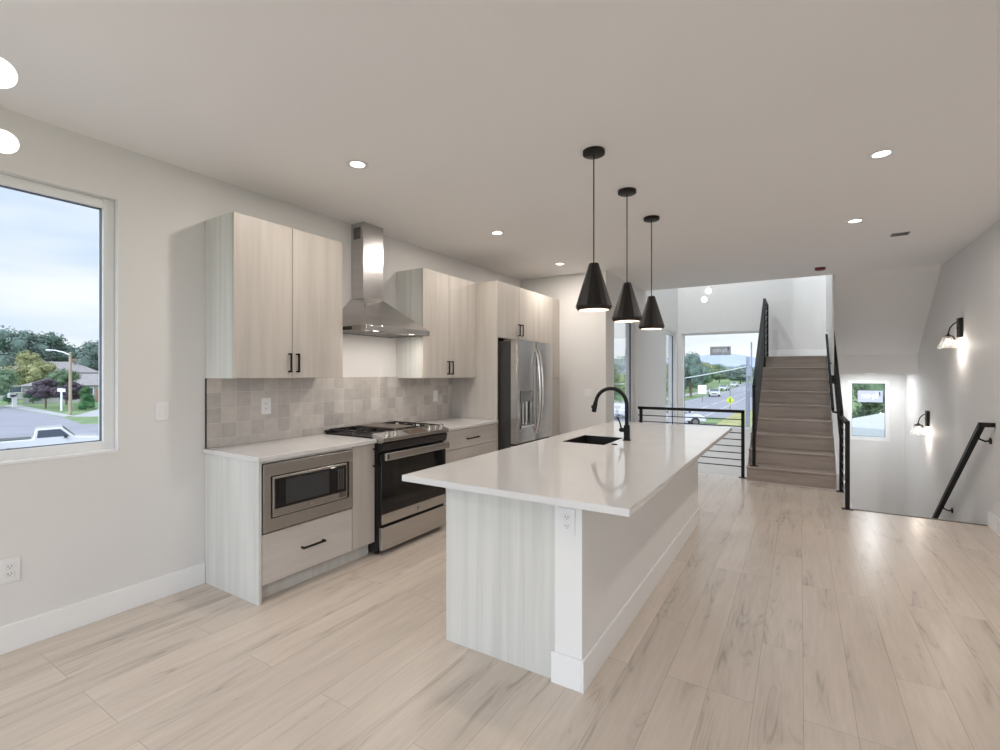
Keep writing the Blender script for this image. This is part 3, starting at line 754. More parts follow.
# ================================================================== ISLAND
IY0, IY1 = .302, 3.20
isl = thing('kitchen_island', 'long kitchen island with pale wood end panel and white back wall', 'island', (2.2, 1.75, 0))
box(1.842, 2.486, IY0+.010, IY0+.030, 0, .883, bev=.001).build('end_panel', CABX, isl)
m_ = MB().box(2.486, 2.6214, IY0, IY1, 0, .883, bev=.0015)
m_.build('back_wall', mat('island_wall_paint', (.84, .835, .83), .6, bump=((60, 60, 60), .04)), isl)
m_ = MB().box(2.6214, 2.634, IY0-.013, IY1+.013, 0, .143, bev=.003).box(2.472, 2.6214, IY0-.013, IY0-.0005, 0, .143, bev=.003).box(2.486, 2.6214, IY1+.0005, IY1+.013, 0, .143, bev=.003)
m_.build('baseboard', TRIM, isl)
m_ = MB().box(1.86, 2.484, IY0+.031, IY0+.05, .1, .883).box(1.86, 2.484, IY1-.02, IY1, 0, .883).box(2.46, 2.484, IY0+.05, IY1-.02, .1, .883).box(1.86, 2.46, IY0+.05, IY1-.02, .1, .118)
m_.build('carcass', CARC, isl)
box(1.92, 1.94, IY0+.031, IY1-.021, 0, .098).build('toe_kick', CABX, isl)
a = IY0+.034
for wd in (.58, .58, .45, .45, .60):
    d = box(1.840, 1.859, a, a+wd-.004, .112, .88, bev=.0015).build('door', CAB, isl)
    bar_pull(d, (1.840, a+wd-.05, .70), (1.840, a+wd-.05, .84), (-.028, 0, 0)); a += wd+.0
    if a > IY1-.1: break
# worktop with the sink cut-out
SX0, SX1, SY0, SY1 = 1.922, 2.258, 1.60, 2.075
tx0, tx1, ty0, ty1 = 1.740, 2.904, .079, 3.322
m_ = MB()
bm = m_.bm
def ring(pts, z): return [bm.verts.new((x, y, z)) for x, y in pts]
O = [(tx0, ty0), (tx1, ty0), (tx1, ty1), (tx0, ty1)]; I = [(SX0, SY0), (SX1, SY0), (SX1, SY1), (SX0, SY1)]
ot, it, ob_, ib = ring(O, .914), ring(I, .914), ring(O, .884), ring(I, .884)
for i in range(4):
    j = (i+1) % 4
    bm.faces.new((ot[i], ot[j], it[j], it[i])); bm.faces.new((ob_[j], ob_[i], ib[i], ib[j]))
    bm.faces.new((ob_[i], ob_[j], ot[j], ot[i])); bm.faces.new((it[i], it[j], ib[j], ib[i]))
bmesh.ops.recalc_face_normals(bm, faces=bm.faces[:])
ed = [e for e in bm.edges if all(v in ot or v in ob_ for v in e.verts)]
bmesh.ops.bevel(bm, geom=ed, offset=.0025, segments=2, affect='EDGES')
tag(m_.build('island_worktop', QUARTZ), 'glossy white quartz slab on top of the kitchen island', 'countertop')
sk = thing('undermount_sink', 'black undermount sink set in the island worktop', 'sink', ((SX0+SX1)/2, (SY0+SY1)/2, .68))
w_ = .004; m_ = MB()
e_ = .0006; m_.box(SX0+e_, SX0+w_, SY0+e_, SY1-e_, .68, .910).box(SX1-w_, SX1-e_, SY0+e_, SY1-e_, .68, .910).box(SX0+w_, SX1-w_, SY0+e_, SY0+w_, .68, .910).box(SX0+w_, SX1-w_, SY1-w_, SY1-e_, .68, .910).box(SX0+e_, SX1-e_, SY0+e_, SY1-e_, .672, .68)
m_.build('basin', BLKP, sk)
MB().cyl((2.09, 1.84, .680), (2.09, 1.84, .684), .045, seg=24).build('drain', STEELD, sk)
fc = thing('kitchen_faucet', 'matte black gooseneck faucet with pull-down spray beside the sink', 'faucet', (2.322, 1.93, .914))
MB().cyl((2.322, 1.93, .914), (2.322, 1.93, .920), .031, seg=28).cyl((2.322, 1.93, .920), (2.322, 1.93, 1.03), .0235, .0225, seg=28).build('base', BLACK, fc, smooth=True)
R_ = .125; cxn = 2.322-R_
pts = [(2.322, 1.93, 1.03), (2.322, 1.93, 1.10), (2.322, 1.93, 1.185)]
for i in range(1, 15):
    a_ = PI*i/15*1.02; pts.append((cxn+R_*math.cos(a_), 1.93, 1.185+R_*math.sin(a_)))
MB().tube(pts, .0145, seg=16).build('spout', BLACK, fc, smooth=True)
e_ = Vector(pts[-1]); dv = (Vector(pts[-1])-Vector(pts[-2])).normalized()
sp_ = MB().cyl(e_, e_+dv*.02+Vector((-.001, 0, 0)), .0155, .018, seg=20).cyl(e_+dv*.02, e_+dv*.085+Vector((.004, 0, 0)), .018, .0185, seg=20).build('spray_head', BLACK, fc, smooth=True)
MB().sphere(e_+dv*.045+Vector((-.019, 0, 0)), .009, 2, sz=1.6).build('spray_button', BLACK, sp_, smooth=True)
hb = MB().cyl((2.322, 1.93, .992), (2.275, 1.93, .992), .017, seg=20).sphere((2.276, 1.93, .992), .0165, 2).build('lever_hub', BLACK, fc, smooth=True)
MB().tube([(2.280, 1.93, .998), (2.270, 1.93, 1.04), (2.252, 1.93, 1.085)], [.007, .006, .005]).build('lever', BLACK, fc, smooth=True)
tag(MB().cyl((2.315, 1.662, .9142), (2.315, 1.662, .9185), .021, seg=24).build('air_switch_button', BLACK, smooth=True), 'small round black button on the worktop beside the sink', 'button')
plate('island_outlet', 'white duplex outlet at the top of the island corner post', 'outlet', (2.550, IY0, .752), '-y', .078, .122, 'outlet')

# ------------------------------------------------------------------ pendants over the island
def make_pendant():
    t = thing('pendant_light', '', 'pendant light', (0, 0, 0), 'pendant lights over the island')
    def bld(m, n, mt, p=t, smooth=True): return m.build(n, mt, p, smooth=smooth, world=False)
    bld(MB().lathe([(0, ZC-.001), (.066, ZC-.001), (.066, ZC-.022), (.060, ZC-.026), (0, ZC-.026)], seg=36), 'ceiling_canopy', DARKBR)
    bld(MB().cyl((0, 0, 2.085), (0, 0, ZC-.024), .0038, seg=10), 'cord', BLACK)
    # faceted cone with a turned-in lower rim
    sh = bld(MB().lathe([(.0, 2.096), (.028, 2.096), (.030, 2.092), (.033, 2.083), (.108, 1.842), (.110, 1.832), (.098, 1.812), (.092, 1.812), (.103, 1.834), (.028, 2.07), (0, 2.07)], seg=16), 'shade', DARKBR, smooth=False)
    bld(MB().lathe([(.0915, 1.813), (.1015, 1.835), (.0255, 2.068)], seg=16), 'shade_lining', SHADEIN, sh)
    b = bld(MB().sphere((0, 0, 1.90), .03, 2, sz=1.3), 'bulb', BULB)
    l = lamp('POINT', b, (0, 0, 1.83), .7, size=.03)
    return t
pd = make_pendant()
for i, (x, y, lb) in enumerate([(2.388, 1.059, 'nearest of the three black cone pendants, over the near end of the island'), (2.366, 1.793, 'middle black cone pendant, hanging beside the sink'), (2.358, 2.516, 'farthest of the three black cone pendants, over the far end of the island')]):
    o = pd if i == 0 else copy_tree(pd)
    o.location = (x, y, 0); o['label'] = lb

# ------------------------------------------------------------------ ceiling fittings
def make_down():
    t = thing('recessed_light', '', 'ceiling light', (0, 0, ZC), 'recessed ceiling lights')
    MB().lathe([(.070, 0), (.070, -.003), (.062, -.004), (.046, -.001), (.046, 0)], seg=32).build('trim_ring', PLAST, t, smooth=True, world=False)
    MB().lathe([(0, -.0015), (.046, -.0015), (.046, 0), (0, 0)], seg=32).build('lens', LENS, t, smooth=True, world=False)
    l = lamp('AREA', t, (0, 0, -.012), LAMP_W, size=.11, color=(1, .915, .83))
    return t
rl = make_down()
spots = [((1.02, .433), 'recessed ceiling light nearest the first wall cabinet'), ((.977, 2.20), 'recessed ceiling light beyond the range hood'), ((.932, 3.726), 'recessed ceiling light in front of the pantry, small and far'),
         ((3.878, 2.035), 'recessed ceiling light on the right, nearer of the pair'), ((3.866, 3.568), 'recessed ceiling light on the right, farther of the pair'),
         ((3.88, -3.4), None), ((2.2, -3.4), None), ((.9, -3.6), None), ((3.88, -1.6), None)]  # unlabelled ones are unseen, added to brighten the room
for i, (p, lb) in enumerate(spots):
    o = rl if i == 0 else copy_tree(rl)
    o.location = (p[0], p[1], ZC); o['label'] = lb or 'unseen recessed ceiling light added behind the camera'
t = thing('ceiling_vent', 'small grey air vent in the ceiling on the right', 'vent', (4.276, 4.293, ZC))
m_ = MB().box(4.205, 4.345, 4.235, 4.247, ZC-.006, ZC-.0005).box(4.205, 4.345, 4.338, 4.35, ZC-.006, ZC-.0005).box(4.205, 4.217, 4.247, 4.338, ZC-.006, ZC-.0005).box(4.333, 4.345, 4.247, 4.338, ZC-.006, ZC-.0005)
m_.build('vent_frame', GREYP, t)
m_ = MB()
for i in range(8): m_.hexa([(4.218, 4.249+i*.011, ZC-.007), (4.332, 4.249+i*.011, ZC-.007), (4.332, 4.251+i*.011, ZC-.007), (4.218, 4.251+i*.011, ZC-.007), (4.218, 4.254+i*.011, ZC-.001), (4.332, 4.254+i*.011, ZC-.001), (4.332, 4.256+i*.011, ZC-.001), (4.218, 4.256+i*.011, ZC-.001)])
m_.build('louvers', GREYP, t)
t = thing('smoke_detector', 'dark red round cap on the ceiling above the stairs', 'smoke detector', (3.67, 5.66, ZC))
MB().lathe([(0, -.001), (.075, -.001), (.075, -.006), (0, -.006)], (3.67, 5.66, ZC), seg=28).build('base', PLAST, t, smooth=True)
MB().lathe([(0, -.006), (.060, -.006), (.058, -.030), (.045, -.036), (0, -.036)], (3.67, 5.66, ZC), seg=28).build('cap', REDP, t, smooth=True)

# chandelier by the window, only two of its glowing globes reach into view
chd = thing('chandelier', 'chandelier with glowing opal globes at the upper left edge', 'chandelier', (.95, -2.0, ZC))
MB().lathe([(0, -.001), (.07, -.001), (.065, -.03), (0, -.03)], (.95, -2.0, ZC), seg=28).build('ceiling_canopy', BLACK, chd, smooth=True)
MB().cyl((.95, -2.0, 2.34), (.95, -2.0, ZC-.02), .009).build('stem', BLACK, chd)
for (gx, gy) in ((1.305, -1.28), (.68, -1.13), (1.7, -2.2), (.2, -2.2), (.95, -2.85)):
    c0 = Vector((.95, -2.0, 2.378)); c1 = Vector((gx, gy, 2.378)); dd_ = (c1-c0).normalized()
    arm = MB().tube([c0, c1], .007).build('arm', BLACK, chd)
    gsh = MB().sphere((gx, gy, 2.378), .050, 3, sz=.92).build('globe', GLOBE, arm, smooth=True)
    lamp('POINT', gsh, (0, 0, 0), 5.5, size=.05).location = Vector((gx, gy, 2.378))-Vector(chd.location)
    gsh.visible_shadow = True

# ================================================================== STAIRS UP
RISE, RUN, SY = .191, .297, 5.45
SXL, SXR = 2.852, 3.828
st = thing('staircase', 'grey-brown wood staircase of nine steps rising to the landing', 'staircase', ((SXL+SXR)/2, SY, 0))
NOS = .018
for k in range(9):
    y = SY+k*RUN; z = RISE*(k+1)
    box(SXL, SXR, y+NOS, y+NOS+.018, z-RISE+(.001), z-.026).build('riser', TREAD, st)
    if k < 8: box(SXL-.008, SXR, y, y+RUN+NOS+.016, z-.026, z, bev=.008).build('tread', TREAD, st)
box(SXL-.008, XR-.002, SY+8*RUN, YF-.002, 9*RISE-.026, 9*RISE, bev=.003).build('landing', TREAD, st)
m_ = MB(); P_ = [(SXL+.01, SY+.06, 0)]
m_.prism([(SXL+.002, SY+.36, .001), (SXL+.002, SY+RUN+.07, .001), (SXL+.002, SY+8*RUN+.06, 7*RISE-.03), (SXL+.002, YF-.2, 7*RISE-.03), (SXL+.002, YF-.2, .001)] , (SXR-SXL-.006, 0, 0))
m_.build('carriage', WALL, st)
# white side stringer on the left of the flight
m_ = MB()
poly = [(0, SY+.04, 0)]
for k in range(8): pass
m_.prism([(SXL-.006, SY+.05, .001), (SXL-.006, SY+8*RUN, 9*RISE-.28), (SXL-.006, SY+8*RUN, 9*RISE-.06), (SXL-.006, SY+.05, RISE-.06)], (.006, 0, 0))
m_.build('stringer', TRIM, st)
# knee wall between the flight and the stairwell
SL = RISE/RUN
def kz(y): return RISE+.045+(y-SY)*SL
m_ = MB().prism([(3.832, SY-.02, 0), (3.832, SY-.02, kz(SY)-.03), (3.832, 7.83, kz(7.83)-.03), (3.832, 7.83, 1.42), (3.832, 7.83, ZL), (3.832, SY-.02, ZL)], (.090, 0, 0))
struct('wall_knee', m_, TRIM)
struct('wall_well_left', box(3.85, 3.918, 4.36, SY-.021, ZL, -.28), WALL)

# stairs down in the well
sdn = thing('lower_staircase', 'stairs going down in the well by the right wall', 'staircase', (4.44, 4.53, ZL))
for k in range(8):
    y = 4.535+k*.28; z = -RISE*(k+1)
    box(3.932, XR-.002, y, y+.30, z-.026, z, bev=.003).build('tread', TREAD, sdn)
    box(3.932, XR-.002, y+.002, y+.018, z+.001, z+RISE-.027).build('riser', TREAD, sdn)

# ------------------------------------------------------------------ railings
def guard(label, a, b, z0a, z0b, h, bars, posts, cat='railing', post=.04, name='guard_railing', bar_r=.006, toprail=.04, basepl=True, skipmid=()):
    """guard between points a and b (x,y); z0a/z0b base heights; vertical posts at the listed fractions"""
    t = thing(name, label, cat, ((a[0]+b[0])/2, (a[1]+b[1])/2, min(z0a, z0b)))
    A = Vector((a[0], a[1], z0a)); B = Vector((b[0], b[1], z0b)); up = Vector((0, 0, 1))
    MB().bar(A+up*(h-toprail/2), B+up*(h-toprail/2), .04, toprail).build('top_rail', BLACK, t)
    for f_, zz in posts:
        p = A.lerp(B, f_); m = MB()
        m.box(p.x-post/2, p.x+post/2, p.y-post/2, p.y+post/2, zz+.006, p.z+h-toprail*.4)
        q = m.build('post', BLACK, t)
        if basepl: box(p.x-.05, p.x+.05, p.y-.035, p.y+.035, zz, zz+.006).build('base_plate', BLACK, q)
    for i in range(bars):
        zz = h-toprail-(h-toprail-.06)*(i+1)/(bars+1) if True else 0
        MB().bar(A+up*zz, B+up*zz, .012, .012).build('horizontal_bar', BLACK, t)
    return t
guard('black horizontal-bar railing at the floor edge above the entry, beyond the island', (1.36, 5.616), (2.81, 5.616), 0, 0, .925, 8, [(.03, 0), (.986, 0)])
# sloping guard on the left of the flight and its level return on the landing
t = thing('stair_railing', 'black sloping bar railing on the left edge of the wooden stairs', 'railing', (2.93, 6.6, .2))
xg = 2.93; ya, yb = 5.535, 7.78
za0, zb0 = RISE, 9*RISE
topa, topb = 1.24, 2.70
MB().bar((xg, ya-.02, topa), (xg, yb, topb), .038, .045).build('top_rail', BLACK, t)
MB().bar((xg, yb-.01, topb), (xg, 8.68, topb), .038, .045).build('landing_rail', BLACK, t)
for (yy, zb_, zt_) in ((ya, RISE, topa), (yb, 8*RISE, topb), (8.66, 9*RISE, topb)):
    q = box(xg-.019, xg+.019, yy-.019, yy+.019, zb_+.006, zt_).build('post', BLACK, t)
    box(xg-.05, xg+.05, yy-.04, yy+.04, zb_, zb_+.006).build('base_plate', BLACK, q)
for i in range(8):
    dz = .11*(i+1)
    MB().bar((xg, ya, topa-dz), (xg, yb, topb-dz), .012, .012).build('sloping_bar', BLACK, t)
    MB().bar((xg, yb, topb-dz), (xg, 8.66, topb-dz), .012, .012).build('landing_bar', BLACK, t)
# right side: short level guard at the stairwell, then sloping rail above the knee wall
t = thing('stair_railing', 'black railing at the stairwell corner climbing the right side of the stairs', 'railing', (3.875, 5.5, 0))
xg = 3.875; y1_, y2_ = 4.50, 5.375
for yy, zt_ in ((y1_, .925), (y2_, .985)):
    q = box(xg-.02, xg+.02, yy-.02, yy+.02, .006, zt_).build('post', BLACK, t)
    box(xg-.05, xg+.05, yy-.035, yy+.035, 0, .006).build('base_plate', BLACK, q)
MB().bar((xg, y1_, .905), (xg, y2_, .905), .04, .035).build('level_rail', BLACK, t)
for i in range(8): MB().bar((xg, y1_, .905-.1*(i+1)), (xg, y2_, .905-.1*(i+1)), .012, .012).build('horizontal_bar', CHROME, t)
MB().bar((xg, y2_, .965), (xg, 7.17, 2.065), .038, .05).build('sloping_rail', BLACK, t)
for i in range(5): MB().bar((xg, y2_+.02, .90-.11*i), (xg, 7.17, 1.985-.11*i), .012, .012).build('sloping_bar', BLACK, t)
q = box(xg-.019, xg+.019, 7.10, 7.14, 1.24, 2.03).build('post', BLACK, t)
t = thing('stair_handrail', 'thin black handrail on the inner right side of the wooden stairs', 'handrail', (3.79, 6.5, .9))
MB().bar((3.795, 5.46, .985), (3.795, 7.12, 2.01), .03, .035).build('rail', BLACK, t)
MB().tube([(3.795, 5.475, .985), (3.80, 5.455, .955), (3.83, 5.45, .95), (3.858, 5.45, .95)], .013).build('end_return', BLACK, t)
MB().tube([(3.795, 6.5, 1.62), (3.795, 6.5, 1.58), (3.858, 6.5, 1.56)], .008).build('bracket', BLACK, t)
# handrail down the right wall
t = thing('wall_handrail', 'black handrail sloping down the right wall into the stairwell', 'handrail', (4.86, 5.3, .3))
hx = 4.862
MB().bar((hx, 4.335, .962), (hx, 7.6, -1.42), .042, .042).build('rail', BLACK, t)
MB().bar((hx-.02, 4.345, .958), (XR-.006, 4.345, .958), .04, .04).build('wall_return', BLACK, t)
for yy in (4.46, 5.78, 7.2):
    zz = .962-(yy-4.335)*(2.382/3.265)
    b_ = MB().tube([(hx, yy, zz-.02), (hx+.012, yy, zz-.055), (hx+.05, yy, zz-.075), (XR-.01, yy, zz-.07)], .008).build('bracket', BLACK, t, smooth=True)
    MB().cyl((XR-.010, yy, zz-.07), (XR-.0005, yy, zz-.07), .03, seg=20).build('bracket_rose', BLACK, b_, smooth=True)

# ------------------------------------------------------------------ wall sconces
def make_sconce():
    t = thing('wall_sconce', '', 'wall lamp', (0, 0, 0), 'sconces on the right wall')
    def bld(m, n, mt, p=t, smooth=True): return m.build(n, mt, p, smooth=smooth, world=False)
    bld(MB().box(-.034, -.0005, -.055, .055, -.105, .105, bev=.003), 'back_plate', DARKBR, smooth=False)
    pts = [(-.034, 0, .06), (-.05, 0, .056), (-.075, 0, .035), (-.098, 0, 0), (-.110, 0, -.045), (-.112, 0, -.075)]
    bld(MB().tube(pts, .0065), 'arm', DARKBR)
    bld(MB().sphere((-.038, 0, -.005), .008, 2), 'screw_knob', DARKBR)
    c = (-.112, 0, 0)
    bld(MB().lathe([(0, -.066), (.010, -.068), (.016, -.080), (.046, -.090), (.046, -.094), (.022, -.094), (.021, -.118), (0, -.118)], c), 'shade_cap', DARKBR)
    bld(MB().lathe([(.046, -.094), (.052, -.10), (.070, -.15), (.096, -.222), (.094, -.222), (.068, -.15), (.050, -.10)], c), 'glass_shade', GLASSC)
    b = bld(MB().sphere((-.112, 0, -.155), .026, 2, sz=1.25), 'bulb', BULB)
    lamp('POINT', b, (-.112, 0, -.19), 4.5, size=.025)
    return t
s1 = make_sconce(); s1.location = (XR, 5.40, 1.928); s1['label'] = 'upper wall sconce with clear glass shade, nearer on the right wall'
s2 = copy_tree(s1); s2.location = (XR, 6.986, .808); s2['label'] = 'lower wall sconce with clear glass shade, farther down the stairwell'

# unseen daylight-white lamps, added to brighten the void, stairwell and lower entry wall
for i, (p, lb) in enumerate([((1.5, 7.5, ZT), 'unseen fill light added in the high ceiling over the entry door'), ((4.72, 7.5, ZT), 'unseen fill light added in the high ceiling over the stairwell')]):
    o = copy_tree(rl); o.location = p; o['label'] = lb; o['group'] = 'added fill lights in the high entry ceiling'
    for c in o.children:
        if c.type == 'LIGHT': c.data = c.data.copy(); c.data.energy = 38; c.data.color = (.93, .98, 1)
def hidden_lamp(name, label, p, n, w_):  # unseen fill lamp, added where the walls came out too dark
    t = thing(name, label, 'wall lamp' if abs(n[2]) < .5 else 'ceiling light', p)
    q = Vector(p)+Vector(n)*.001; e = q+Vector(n)*.0025
    MB().cyl(q, e, .09, seg=28).build('housing', PLAST, t, smooth=True)
    MB().cyl(e, e+Vector(n)*.0012, .075, seg=28).build('lens', LENS, t, smooth=True)
    l = lamp('AREA', t, Vector(n)*.006, w_, size=.14, color=(.95, .98, 1))
    l.rotation_euler = Vector((0, 0, -1)).rotation_difference(Vector(n)).to_euler()
hidden_lamp('added_fill_light', 'unseen round fill light added under the stair landing', (4.44, 8.2, 1.425), (0, 0, -1), 8)
hidden_lamp('added_fill_light', 'unseen round fill light added below the kitchen floor edge, facing the entry', (2.05, 5.658, -.75), (0, 1, 0), 13)
# two small globe lights hanging in the entry void
def entry_globe(x, y, z, label):
    t = thing('globe_light', label, 'ceiling light', (x, y, ZT), 'globe lights in the entry void')
    MB().lathe([(0, -.001), (.05, -.001), (.05, -.02), (0, -.02)], (x, y, ZT)).build('ceiling_canopy', PLAST, t)
    MB().cyl((x, y, z+.04), (x, y, ZT-.01), .002, seg=8).build('cord', PLAST, t)
    g = MB().sphere((x, y, z), .05, 3).build('globe', BULB, t, smooth=True)
entry_globe(2.1, 7.3, 2.86, 'white globe light in the entry void, nearer to the stairs')
entry_globe(2.0, 7.5, 2.745, 'white globe light in the entry void, lower and farther left')

# ================================================================== OUTSIDE
GZ = -3.0
GRASS = mat('lawn_grass', (.17, .25, .11), .9, noise=((.6, .6, .6), .25))
DRYG = mat('dry_grass', (.34, .33, .14), .9, noise=((1.2, 1.2, 1.2), .25))
ASPH = mat('pale_asphalt', (.27, .27, .31), .85, noise=((.5, .5, .5), .08))
CONC = mat('concrete_walk', (.40, .40, .41), .85, noise=((1, 1, 1), .06))
LINE = mat('road_paint', (.5, .5, .5), .7, noise=((2, 2, 2), .05))
struct('lawn', box(-1200, 1200, -600, 2500, GZ-.6, GZ-.04), GRASS)
m_ = MB().prism([(-15, -60, GZ-.03), (.3, -60, GZ-.03), (.3, 400, GZ-.03), (-22, 400, GZ-.03), (-12.2, 120, GZ-.03), (-12.2, 75, GZ-.03), (-15, 60, GZ-.03)], (0, 0, -.05))
struct('road_avenue', m_, ASPH)
m_ = MB().prism([(-101, 14.6, GZ), (-88, 17.9, GZ), (-73, 17.1, GZ), (-60, 16.3, GZ), (-53.8, 15.3, GZ), (-49.7, 14.7, GZ), (-48.4, 15.6, GZ), (-56.6, 18.4, GZ), (-66, 25.4, GZ), (-15, 30, GZ), (-15, -10, GZ), (-101, -6, GZ)], (0, 0, -.06))
struct('road_side_street', m_, ASPH)
struct('path_driveway', MB().prism([(-66, 20.5, GZ+.01), (-60, 17.0, GZ+.01), (-57.5, 18.8, GZ+.01), (-74, 29, GZ+.01), (-80, 28, GZ+.01)], (0, 0, -.05)), CONC)
struct('path_sidewalk', MB().prism([(-92, 20, GZ+.012), (-88, 18.2, GZ+.012), (-60, 16.5, GZ+.012), (-60.5, 17.4, GZ+.012), (-86, 19.6, GZ+.012)], (0, 0, -.05)).box(-17.2, -15.2, 32, 300, GZ-.035, GZ+.02), CONC)
m_ = MB()
for y in range(36, 220, 9): m_.box(-7.2, -7.02, y, y+6, GZ-.028, GZ-.022)
m_.box(-4.95, -4.8, 40, 300, GZ-.028, GZ-.022).box(-11.6, -11.45, 60, 300, GZ-.028, GZ-.022)
tag(m_.build('lane_markings', LINE), 'white lane lines on the avenue', 'road marking', kind='structure')
struct('verge', MB().box(-2.6, .28, 41.5, 62, GZ-.03, GZ+.08), DRYG)
struct('hedge_bank', MB().box(-4.2, -2.6, 44, 50, GZ-.03, GZ+.06), GRASS)
# distant mountains
HILL = mat('blue_mountain', (.33, .38, .50), 1.0, noise=((.004, .004, .004), .12))
bm = bmesh.new(); rows = []
random.seed(3)
n = 60
prof = []
for i in range(n+1):
    x = -1100+i*34
    h = 64+12*math.sin(x*.009+4.2)+9*math.sin(x*.021+.5)+4*math.sin(x*.067)+random.uniform(-4, 4)
    prof.append((x, max(20, h)))
for dy, sc_h in ((0, .0), (160, .55), (330, 1.0), (700, .6)):
    rows.append([bm.verts.new((x, 1700+dy, GZ-.5+h*sc_h*1.0)) for x, h in prof])
for a, b in zip(rows, rows[1:]):
    for i in range(n): bm.faces.new((a[i], a[i+1], b[i+1], b[i]))
m_ = MB(); m_.bm.free(); m_.bm = bm
hl = m_.build('hills', HILL, smooth=True); tag(hl, 'blue mountains on the horizon', kind='structure')

# ---- trees
def crown_mesh(name, seed, m, nb=26, leaves=230, leaf=.36, shape=(1, 1, .9), cone=False):
    rnd = random.Random(seed); bm = bmesh.new()
    for b in range(nb):
        while True:
            p = Vector((rnd.uniform(-1, 1), rnd.uniform(-1, 1), rnd.uniform(-1, 1)))
            if p.length < 1: break
        if cone:
            zz = rnd.uniform(-1, 1); rr = (1-zz)/2*.55+.25; p = Vector((p.x*rr*.6, p.y*rr*.6, zz*.8)); r = rr*.5
        else: p = p*.72; r = rnd.uniform(.2, .34)
        q = bmesh.ops.create_icosphere(bm, subdivisions=2, radius=r*.74)
        for v in q['verts']: v.co = v.co*rnd.uniform(.88, 1.08)+p
        for l in range(leaves):
            d = Vector((rnd.gauss(0, 1), rnd.gauss(0, 1), rnd.gauss(0, 1))).normalized()
            c = p+d*r*rnd.uniform(.72, 1.3); s = leaf*rnd.uniform(.6, 1.2)*.12
            u = (d+Vector((rnd.uniform(-1, 1), rnd.uniform(-1, 1), rnd.uniform(-1, 1)))*.9).orthogonal().normalized(); v_ = d.cross(u).normalized()
            if v_.length < .1: continue
            bm.faces.new([bm.verts.new(c+u*s), bm.verts.new(c+v_*s*.7), bm.verts.new(c-u*s), bm.verts.new(c-v_*s*.7)])
    for v in bm.verts: v.co = Vector((v.co.x*shape[0], v.co.y*shape[1], v.co.z*shape[2]))
    me = bpy.data.meshes.new(name); bm.to_mesh(me); bm.free(); me.materials.append(m); return me
def leafm(n, c): return mat(n, c, .8, noise=((3.5, 3.5, 3.5), .38))
BARK = mat('tree_bark', (.14, .10, .075), .9, noise=((8, 8, 2), .3))
CR = {
 'dark': crown_mesh('crown_dark', 1, leafm('foliage_dark_green', (.10, .165, .125))),
 'mid': crown_mesh('crown_mid', 2, leafm('foliage_mid_green', (.14, .215, .12))),
 'blue': crown_mesh('crown_blue', 3, leafm('foliage_blue_green', (.13, .19, .16))),
 'gold': crown_mesh('crown_gold', 4, leafm('foliage_yellow_green', (.29, .30, .14))),
 'light': crown_mesh('crown_light', 5, leafm('foliage_light_green', (.17, .27, .16))),
 'purple': crown_mesh('crown_purple', 6, leafm('foliage_purple', (.085, .062, .085)), shape=(1, 1, .8)),
 'cone': crown_mesh('crown_cone', 7, leafm('foliage_conifer', (.045, .16, .05)), nb=22, cone=True),
 'bush': crown_mesh('crown_bush', 8, leafm('foliage_shrub', (.05, .15, .08)), nb=12),
}
tb = bmesh.new(); mt_ = MB(); mt_.bm.free(); mt_.bm = tb
mt_.tube([(0, 0, 0), (.02, .01, .3), (-.02, 0, .6), (.01, 0, 1)], [.05, .04, .033, .02], seg=8)
for a_ in range(4):
    an = a_*1.7; mt_.tube([(0, 0, .5+.08*a_), (.12*math.cos(an), .12*math.sin(an), .75+.05*a_), (.22*math.cos(an), .22*math.sin(an), .95)], [.02, .014, .007], seg=6)
TRM = bpy.data.meshes.new('trunk_mesh'); tb.to_mesh(TRM); tb.free(); TRM.materials.append(BARK)
def tree(name, kind, x, y, h, w_, label, cat='tree', trunk=.25, group=None, z=GZ-.04):
    t = thing(name, label, cat, (x, y, z), group, rot=(x*1.7+y) % 6.28)
    c = bpy.data.objects.new('foliage', CR[kind]); col.objects.link(c); c.parent = t
    ch_ = h*(1-trunk)
    c.location = (0, 0, h*trunk+ch_/2); c.scale = (w_/2, w_/2, ch_/2*1.05)
    k = bpy.data.objects.new('trunk', TRM); col.objects.link(k); k.parent = t; k.scale = (h*.5, h*.5, h*.7)
    return t
far = 'trees behind the houses across the street'
for x, y, h, w_, k, lb in [
    (-133, 22, 15.5, 15, 'dark', 'large dark tree at the left edge of the kitchen window view'),
    (-126, 29.0, 14.5, 13, 'blue', 'tall tree rising behind the yellow-green tree'),
    (-134, 36, 14, 14, 'dark', 'tree with small twin tips in the middle of the far tree line'),
    (-127, 41, 12.8, 13, 'blue', 'rounded bluish tree behind the ranch house roof'),
    (-112, 38.0, 11.2, 11, 'blue', 'broad grey-green tree above the house on the right'),
    (-110, 44, 10.2, 11, 'dark', 'tree at the right edge of the kitchen window view')]:
    tree('tall_tree', k, x, y, h, w_, lb, group=far, trunk=.12)
tree('tall_tree', 'gold', -107, 25.4, 8.8, 7.6, 'yellow-green tree in front of the dark tree line', trunk=.2)
tree('street_tree', 'light', -84, 15.8, 6.4, 6.5, 'light green tree at the far left beyond the side street', trunk=.1)
tree('street_tree', 'mid', -84.4, 23.7, 5.4, 4.6, 'small green tree in front of the ranch house roof', trunk=.3)
tree('purple_leaf_tree', 'purple', -78, 19.8, 4.2, 5.0, 'dark purple leaved tree on the lawn, the wider one', trunk=.16)
tree('purple_leaf_tree', 'purple', -72.8, 20.8, 3.8, 4.0, 'dark purple leaved tree behind the street sign', trunk=.18)
tree('conical_shrub', 'cone', -70.2, 21.4, 3.0, 3.4, 'conical dark green evergreen right of the utility pole', 'shrub', trunk=.02)
